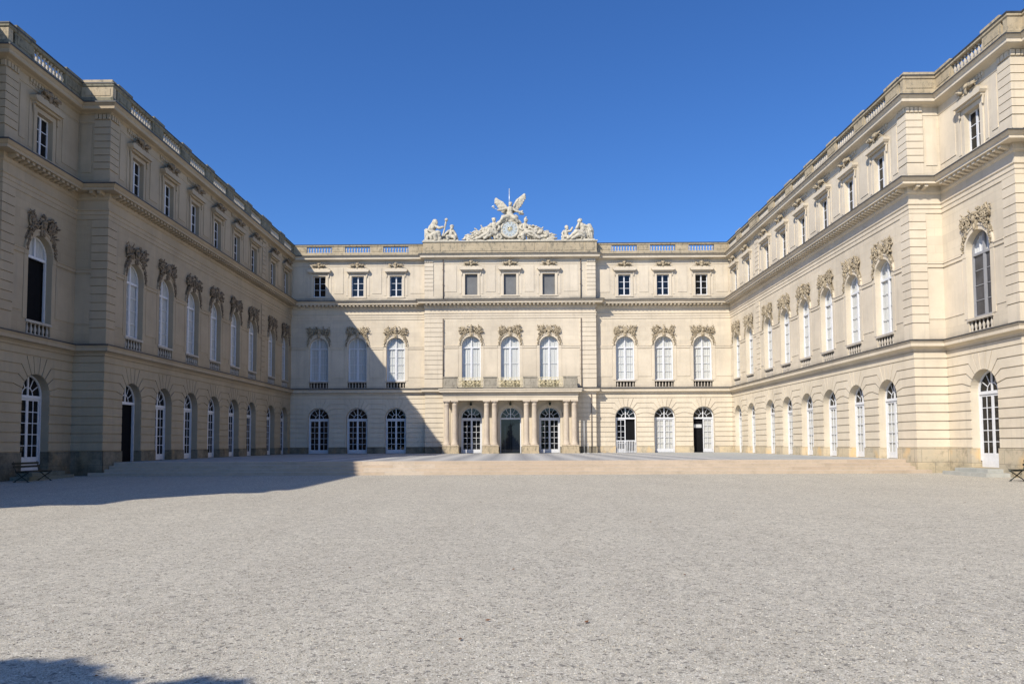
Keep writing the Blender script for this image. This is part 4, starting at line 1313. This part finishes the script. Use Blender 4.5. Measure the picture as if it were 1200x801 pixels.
# figure and lion on the right
limb(mb,((1.4,-.15,.85),.26),((1.38,-.15,1.25),.22),((1.42,-.15,1.52),.24),((1.46,-.15,1.8),.1))
head(mb,(1.5,-.18,1.98),.19,(-.6,-1,.2)); limb(mb,((1.42,-.1,2.15),.08),((1.56,-.1,2.34),.05))
limb(mb,((1.15,-.2,1.58),.11),((.98,-.3,1.25),.09),((1.2,-.42,1.05),.07)); limb(mb,((1.66,-.2,1.5),.11),((1.95,-.3,1.22),.09),((2.2,-.35,1.1),.07))
limb(mb,((1.4,-.25,.8),.23),((2.05,-.4,.85),.17),((2.5,-.4,.42),.12),((2.8,-.45,.2),.09))
limb(mb,((1.35,-.2,.7),.23),((1.2,-.45,.5),.17),((1.25,-.42,.15),.11))
drape(mb,rnd,(1.4,-.3,.9),(2.5,-.3,.3),.2,12,.08); drape(mb,rnd,(1.3,-.2,1.2),(1.5,-.2,.2),.25,12,.08)
mb.blob((2.4,-.15,.95),(.34,.28,.36),(0,-.3,0),.12,rnd); mb.blob((2.9,-.2,.9),(.25,.22,.22),(0,.4,0),.14,rnd)
rubble(mb,rnd,1.6,4.0,.1,lambda x: .30+1.3*max(0,(4.3-x)/2.7)**1.0, 150)
for a,b in (((2.6,.1,.8),(3.15,0,1.38)),((3.0,.05,.7),(3.65,0,1.02)),((2.3,.1,.9),(2.5,.05,1.55)),((3.3,0,.4),(4.0,-.1,.55))): limb(mb,(a,.06),(b,.035))
grp = remeshed(mb,'clock_sculpture',M['statue'],None,(0.02,SY,SZ),.032)
tag(grp,'carved stone group with winged figure above a round clock in mid-roof','sculpture')
mb = MB()
pts = [(0,cz)]; n = 40
mb.add([(0,-.30,cz)]+[(.70*math.cos(2*PI*i/n),-.28,cz+.70*math.sin(2*PI*i/n)) for i in range(n)],[(0,1+(i+1)%n,1+i) for i in range(n)])
M['dial'] = plain('pale_blue_dial', (.50,.54,.54), .5, var=.05)
dial = mb.build('clock_face', M['dial'], grp)
mb = MB()
for i in range(12):
    a = R_(i*30); ca, sa = math.cos(a), math.sin(a)
    for off in ((-.035,.035) if i % 3 else (-.05,0,.05)):
        x0, z0 = .50*ca-off*sa, .50*sa+off*ca; x1, z1 = .63*ca-off*sa, .63*sa+off*ca
        mb.tube([(x0,-.31,cz+z0),(x1,-.31,cz+z1)],.012,4)
mb.build('numerals', M['gold'], dial)
mb = MB(); mb.blob((0,-.34,cz),(.13,.05,.13),jit=.02)
for i in range(16):
    a = 2*PI*i/16; r = .33 if i % 2 else .24; mb.tube([(.1*math.cos(a),-.325,cz+.1*math.sin(a)),(r*math.cos(a),-.32,cz+r*math.sin(a))],[.035,.006],4)
mb.build('gilded_sun', M['gold'], dial)
mb = MB(); mb.tube([(0,-.36,cz),(.27,-.36,cz+.36)],[.02,.012],4); mb.tube([(0,-.37,cz),(-.22,-.37,cz+.18)],[.025,.015],4); mb.build('clock_hands', M['iron'], dial)
mb = MB(); mb.tube([(-.02,.22,3.0),(-.02,.22,5.22)],[.055,.05],8); tag(mb.build('lightning_rod', M['rod'], None, (0,SY,SZ)),'thin pale rod rising behind the winged figure on the roof','rod')
mb = MB(); mb.tube([(-1.12,-.28,3.02),(-1.42,-.30,3.12)],[.012,.016],6); mb.tube([(-1.42,-.30,3.12),(-1.50,-.30,3.18),(-1.58,-.31,3.32),(-1.60,-.31,3.36)],[.02,.07,.14,.15],10)
tag(mb.build('trumpet', plain('white_metal', (.75,.78,.80), .35, var=.05), None, (0.02,SY,SZ)),'small white trumpet bell held out by the winged roof figure','trumpet')

# left roof statue: seated woman with sceptre and a child leaning on her
rnd = random.Random(11); mb = MB()
mb.box(-1.65,1.6,-.4,.4,-.02,.12)
mb.box(-1.55,-1.25,-.3,.35,.1,1.15); mb.blob((-1.42,0,1.15),(.2,.3,.14))
limb(mb,((-.85,-.05,.75),.33),((-.95,-.05,1.15),.27),((-.78,-.08,1.5),.27),((-.62,-.1,1.74),.11))
head(mb,(-.52,-.14,1.92),.20,(.8,-.6,-.3)); mb.blob((-.66,0,1.98),(.2,.2,.2),jit=.08); drape(mb,rnd,(-.7,.05,2.0),(-1.25,.05,1.1),.12,10,.08)
limb(mb,((-.55,-.2,1.5),.12),((-.2,-.3,1.28),.09),((.18,-.3,1.38),.07))
limb(mb,((-1.05,-.2,1.45),.12),((-1.2,-.35,1.05),.09),((-.9,-.4,.9),.07))
limb(mb,((-.8,-.2,.72),.26),((-.25,-.38,.80),.20),((-.12,-.32,.2),.13)); limb(mb,((-.85,-.2,.6),.26),((-.55,-.42,.72),.2),((-.5,-.36,.15),.13))
drape(mb,rnd,(-.8,-.25,1.0),(-.2,-.3,.2),.25,16,.08); drape(mb,rnd,(-1.0,-.1,.9),(-.9,-.2,.15),.3,12,.09)
limb(mb,((.14,-.3,.5),.04),((.35,-.28,1.35),.04),((.46,-.26,2.0),.04)); mb.blob((.48,-.26,2.08),(.11,.1,.13),jit=.1)
limb(mb,((.95,-.05,.5),.24),((.88,-.05,.95),.2),((.92,-.08,1.2),.1)); head(mb,(1.0,-.12,1.42),.19,(.3,-1,-.4))
limb(mb,((.72,-.15,1.05),.09),((.45,-.25,.8),.07),((.3,-.3,.55),.06)); limb(mb,((1.1,-.15,1.05),.09),((1.32,-.2,.75),.07),((1.42,-.2,.35),.06))
limb(mb,((.95,-.2,.45),.17),((.6,-.4,.45),.12),((.65,-.38,.14),.08)); limb(mb,((1.0,-.2,.45),.17),((1.25,-.4,.42),.12),((1.3,-.4,.14),.08))
drape(mb,rnd,(.9,.0,1.0),(.7,-.15,.15),.2,10,.07); drape(mb,rnd,(1.1,.05,1.2),(1.5,-.1,.15),.1,8,.07); drape(mb,rnd,(.7,.1,1.1),(.2,.0,.2),.1,8,.07)
mb.blob((-1.0,0,.7),(.45,.34,.55),jit=.12); mb.blob((-.4,-.15,.45),(.5,.3,.35),jit=.15); mb.blob((.9,.05,.45),(.5,.3,.36),jit=.15); mb.blob((.3,.05,.3),(.4,.25,.25),jit=.15); mb.blob((-.95,.02,1.35),(.30,.26,.40),(0,.3,0),.1)
o = remeshed(mb,'statue_group',M['statue'],None,(-6.48,SY,SZ),.03,fat=.045)
tag(o,'pale stone statue of seated robed woman with raised sceptre beside a bowed child','statue')
# right roof statue: reclining woman with child at her feet
rnd = random.Random(12); mb = MB()
mb.box(-1.6,1.55,-.4,.4,-.02,.12)
limb(mb,((.55,-.05,.65),.33),((.45,-.05,1.1),.27),((.35,-.08,1.45),.27),((.22,-.1,1.72),.11))
head(mb,(.14,-.14,1.90),.20,(-.8,-.6,-.2)); 
limb(mb,((.1,-.2,1.42),.12),((-.15,-.3,1.15),.09),((.0,-.35,1.5),.07),((.05,-.3,1.7),.06))
limb(mb,((.6,-.2,1.45),.12),((1.0,-.2,1.35),.1),((1.18,-.25,.95),.08)); limb(mb,((1.05,0,1.45),.22),((1.22,0,1.1),.22),((1.25,0,.4),.2))
limb(mb,((.45,-.25,.65),.27),((-.2,-.42,.82),.2),((-.75,-.35,.35),.13),((-1.0,-.4,.18),.1)); limb(mb,((.5,-.2,.5),.25),((-.05,-.45,.5),.18),((-.55,-.42,.2),.12))
drape(mb,rnd,(.5,-.25,1.1),(-.7,-.3,.3),.22,18,.08); drape(mb,rnd,(.9,-.1,1.4),(1.15,-.15,.2),.2,14,.09); drape(mb,rnd,(.3,-.2,.8),(.4,-.3,.15),.35,10,.08)
limb(mb,((-1.2,-.05,.45),.2),((-1.15,-.05,.85),.19),((-1.1,-.05,1.1),.09)); head(mb,(-1.08,-.1,1.30),.18,(.4,-1,0))
limb(mb,((-.98,-.12,.95),.08),((-.72,-.2,.95),.07),((-.55,-.22,1.25),.05)); limb(mb,((-1.35,-.12,.95),.08),((-1.5,-.2,.7),.07),((-1.4,-.3,.45),.06))
limb(mb,((-1.2,-.2,.4),.15),((-.95,-.38,.35),.11),((-.98,-.36,.12),.08)); limb(mb,((-1.25,-.2,.4),.15),((-1.5,-.32,.35),.11),((-1.42,-.34,.12),.08))
drape(mb,rnd,(-1.2,0,.9),(-1.35,-.1,.15),.18,9,.07)
mb.blob((.6,0,.7),(.55,.34,.55),jit=.12); mb.blob((-.1,-.1,.42),(.6,.3,.3),(0,-.2,0),.15); mb.blob((-1.15,.03,.4),(.36,.28,.32),jit=.15); mb.blob((-.6,.05,.35),(.35,.25,.25),jit=.15); mb.blob((.8,.02,1.2),(.40,.26,.36),jit=.1)
o = remeshed(mb,'statue_group',M['statue'],None,(6.48,SY,SZ),.03,fat=.045)
tag(o,'pale stone statue of reclining robed woman, cheek on hand, child at her feet','statue')

# ------------------------------------------------------------------ tree behind the viewer whose shadow reaches the frame
LX, LY = .7386, .96
tree = empty('broadleaf_tree', (-8.6,-2.2,0)); tag(tree,'leafy tree beside the viewpoint whose crown shadow falls on the near gravel at left','tree')
mb = MB(); mb.tube([(0,0,0),(.05,0,1.5),(0,.05,3.2),(.1,0,5.5)],[.22,.17,.14,.06],10)
for a in range(7):
    t = a*.9; mb.tube([(0,0,2.6+.3*a),(.8*math.cos(t),.8*math.sin(t),3.6+.3*a),(1.4*math.cos(t),1.4*math.sin(t),4.4+.3*a)],[.09,.05,.02],6)
mb.build('trunk', M['bark'], tree)
mb = MB(); rnd = random.Random(2)
# lobes placed so that their tops throw the two humps seen on the gravel
lob = []
for (sx, sy, h, r) in ((-3.25,5.45,7.2,1.0),(-2.55,5.05,6.9,.8),(-1.72,5.25,6.8,.55),(-2.1,4.4,6.6,1.1),(-3.6,4.3,6.4,1.5),(-4.3,4.9,6.3,1.1),(-2.6,3.6,5.6,1.4),(-3.6,3.0,5.4,1.5),(-1.6,3.6,5.8,1.1)):
    # (sx,sy): where the upper rim of the lobe's shadow falls
    lob.append((sx-LX*h-.05, sy-LY*h-.28, h-r*.75, r))
for lx, ly, lz, r in lob:
    for i in range(int(3600*r*r)):
        v = Vector((rnd.gauss(0,1),rnd.gauss(0,1),rnd.gauss(0,1))).normalized()*r*(rnd.random()**.35)
        c = Vector((lx,ly,lz))+v-Vector((-8.6,-2.2,0)); s = rnd.uniform(.09,.15)
        a = Vector((rnd.gauss(0,1),rnd.gauss(0,1),rnd.gauss(0,1))).normalized(); b = a.orthogonal().normalized()
        mb.add([c-a*s,c+b*s*.5,c+a*s,c-b*s*.5],[(0,1,2,3)])
mb.build('crown', M['leaf'], tree)

mb = MB(); rnd = random.Random(21)  # wood added out of view to darken what the door glass mirrors
for i in range(150):
    x = -150+i*2.0+rnd.uniform(-1,1)
    if abs(x+.75) < 13: continue
    y = -120+rnd.uniform(-12,12); r = rnd.uniform(3,5.5); h = rnd.uniform(8,15)
    for j in range(6):
        c = Vector((x+rnd.uniform(-2,2), y+rnd.uniform(-2,2), h-r*.4+rnd.uniform(-5,1)))
        mb.blob(c, (r*.6, r*.6, r*.55), jit=.3, rnd=rnd)
    mb.box(x-3,x+3,y-1,y+1,0,h*.6)
tag(mb.build('added_wood', M['leaf']), 'unseen wood added behind the viewpoint to darken the reflections in the door panes', 'wood', kind='stuff')

ft = empty('fountain', (-.75,-70,0)); tag(ft, 'tiered park fountain with a standing figure behind the viewpoint, mirrored in the dark centre door', 'fountain')
mb = MB(); mb.lathe(0,0,[(9,0),(9,.55),(8.6,.62),(8.5,.3),(0,.3)],32); mb.build('basin', M['parapet'], ft)
mb = MB(); mb.lathe(0,0,[(3.0,.3),(2.9,1.0),(2.3,1.1),(2.2,2.0),(1.6,2.1),(1.5,3.1),(1.0,3.3),(.8,3.9),(.9,4.1),(0,4.15)],16)
for i in range(16):
    a = 2*PI*i/16; r = 2.6 if i % 2 else 1.9; z = 1.1 if i % 2 else 2.1
    mb.blob((r*math.cos(a), r*math.sin(a), z+.15), (.22,.22,.30)); mb.cap((r*math.cos(a), r*math.sin(a), z+.3),.12,(r*1.1*math.cos(a), r*1.1*math.sin(a), z+.6),.05,6)
mb.build('tier', M['pedestal'], ft)
mb = MB(); limb(mb,((.15,0,4.2),.16),((.2,0,5.0),.22),((.05,0,5.6),.26),((0,0,6.3),.27),((0,0,6.65),.28),((0,0,6.9),.1)); limb(mb,((-.25,0,4.2),.16),((-.2,0,5.0),.22),((-.05,0,5.6),.26))
limb(mb,((.28,0,6.6),.11),((.62,0,6.9),.09),((.7,.1,7.4),.07)); limb(mb,((-.28,0,6.6),.11),((-.65,0,6.2),.09),((-.5,.2,5.8),.07)); head(mb,(0,.05,7.15),.2,(0,1,0))
limb(mb,((-.75,.1,4.3),.22),((-.7,.1,4.9),.2),((-.62,.1,5.3),.14)); rnd = random.Random(4); drape(mb,rnd,(0,0,5.8),(.1,0,4.3),.3,14,.1)
remeshed(mb,'figure',M['pedestal'],ft,(0,0,0),.05)

# ------------------------------------------------------------------ light
world = bpy.data.worlds.new('World'); scene.world = world; world.use_nodes = True
nt = world.node_tree; bg = nt.nodes['Background']
sky = nt.nodes.new('ShaderNodeTexSky'); sky.sky_type = 'NISHITA'; sky.sun_disc = False
EL = math.atan(1/math.hypot(LX, LY)); AZ = math.atan2(-LX, -LY)
sky.sun_elevation = EL; sky.sun_rotation = AZ; sky.altitude = 500; sky.air_density = 1.0; sky.dust_density = .7; sky.ozone_density = 2.0
hs = nt.nodes.new('ShaderNodeHueSaturation'); hs.inputs['Saturation'].default_value = 1.18
nt.links.new(sky.outputs[0], hs.inputs['Color']); tint = nt.nodes.new('ShaderNodeMix'); tint.data_type = 'RGBA'; tint.blend_type = 'MULTIPLY'; tint.inputs[0].default_value = 1
tint.inputs[7].default_value = (.88, 1.22, 1.74, 1); nt.links.new(hs.outputs[0], tint.inputs[6]); nt.links.new(tint.outputs[2], bg.inputs['Color']); bg.inputs['Strength'].default_value = .092
sun = bpy.data.lights.new('sun', 'SUN'); sun.energy = 5.0; sun.angle = R_(.53); sun.color = (1.0,.935,.83)
so = bpy.data.objects.new('sun', sun); COL.objects.link(so); so.location = (-30,-40,50)
so.rotation_euler = Vector((LX,LY,-1)).to_track_quat('-Z','Y').to_euler()

# ------------------------------------------------------------------ camera
f, cy, cx, yaw, pitch, roll = 850.41, 474.95, 594.05, -.010362, .051975, -.0041728
fw = Vector((math.sin(yaw)*math.cos(pitch), math.cos(yaw)*math.cos(pitch), math.sin(pitch)))
rt = Vector((math.cos(yaw), -math.sin(yaw), 0)); up = rt.cross(fw)
rt2 = math.cos(roll)*rt+math.sin(roll)*up; up2 = -math.sin(roll)*rt+math.cos(roll)*up
cam = bpy.data.cameras.new('camera'); co = bpy.data.objects.new('camera', cam); COL.objects.link(co)
m = Matrix((rt2, up2, -fw)).transposed().to_4x4(); m.translation = Vector((.3713,0,1.6947)); co.matrix_world = m
cam.sensor_width = 36; cam.lens = f/1200*36; cam.shift_x = (600-cx)/1200; cam.shift_y = (cy-400.5)/1200
cam.clip_start = .1; cam.clip_end = 6000
scene.camera = co
scene.view_settings.view_transform = 'Standard'; scene.view_settings.look = 'None'; scene.view_settings.exposure = 0; scene.view_settings.gamma = 1
scene.cycles.max_bounces = 6; scene.cycles.diffuse_bounces = 2; scene.cycles.transparent_max_bounces = 8
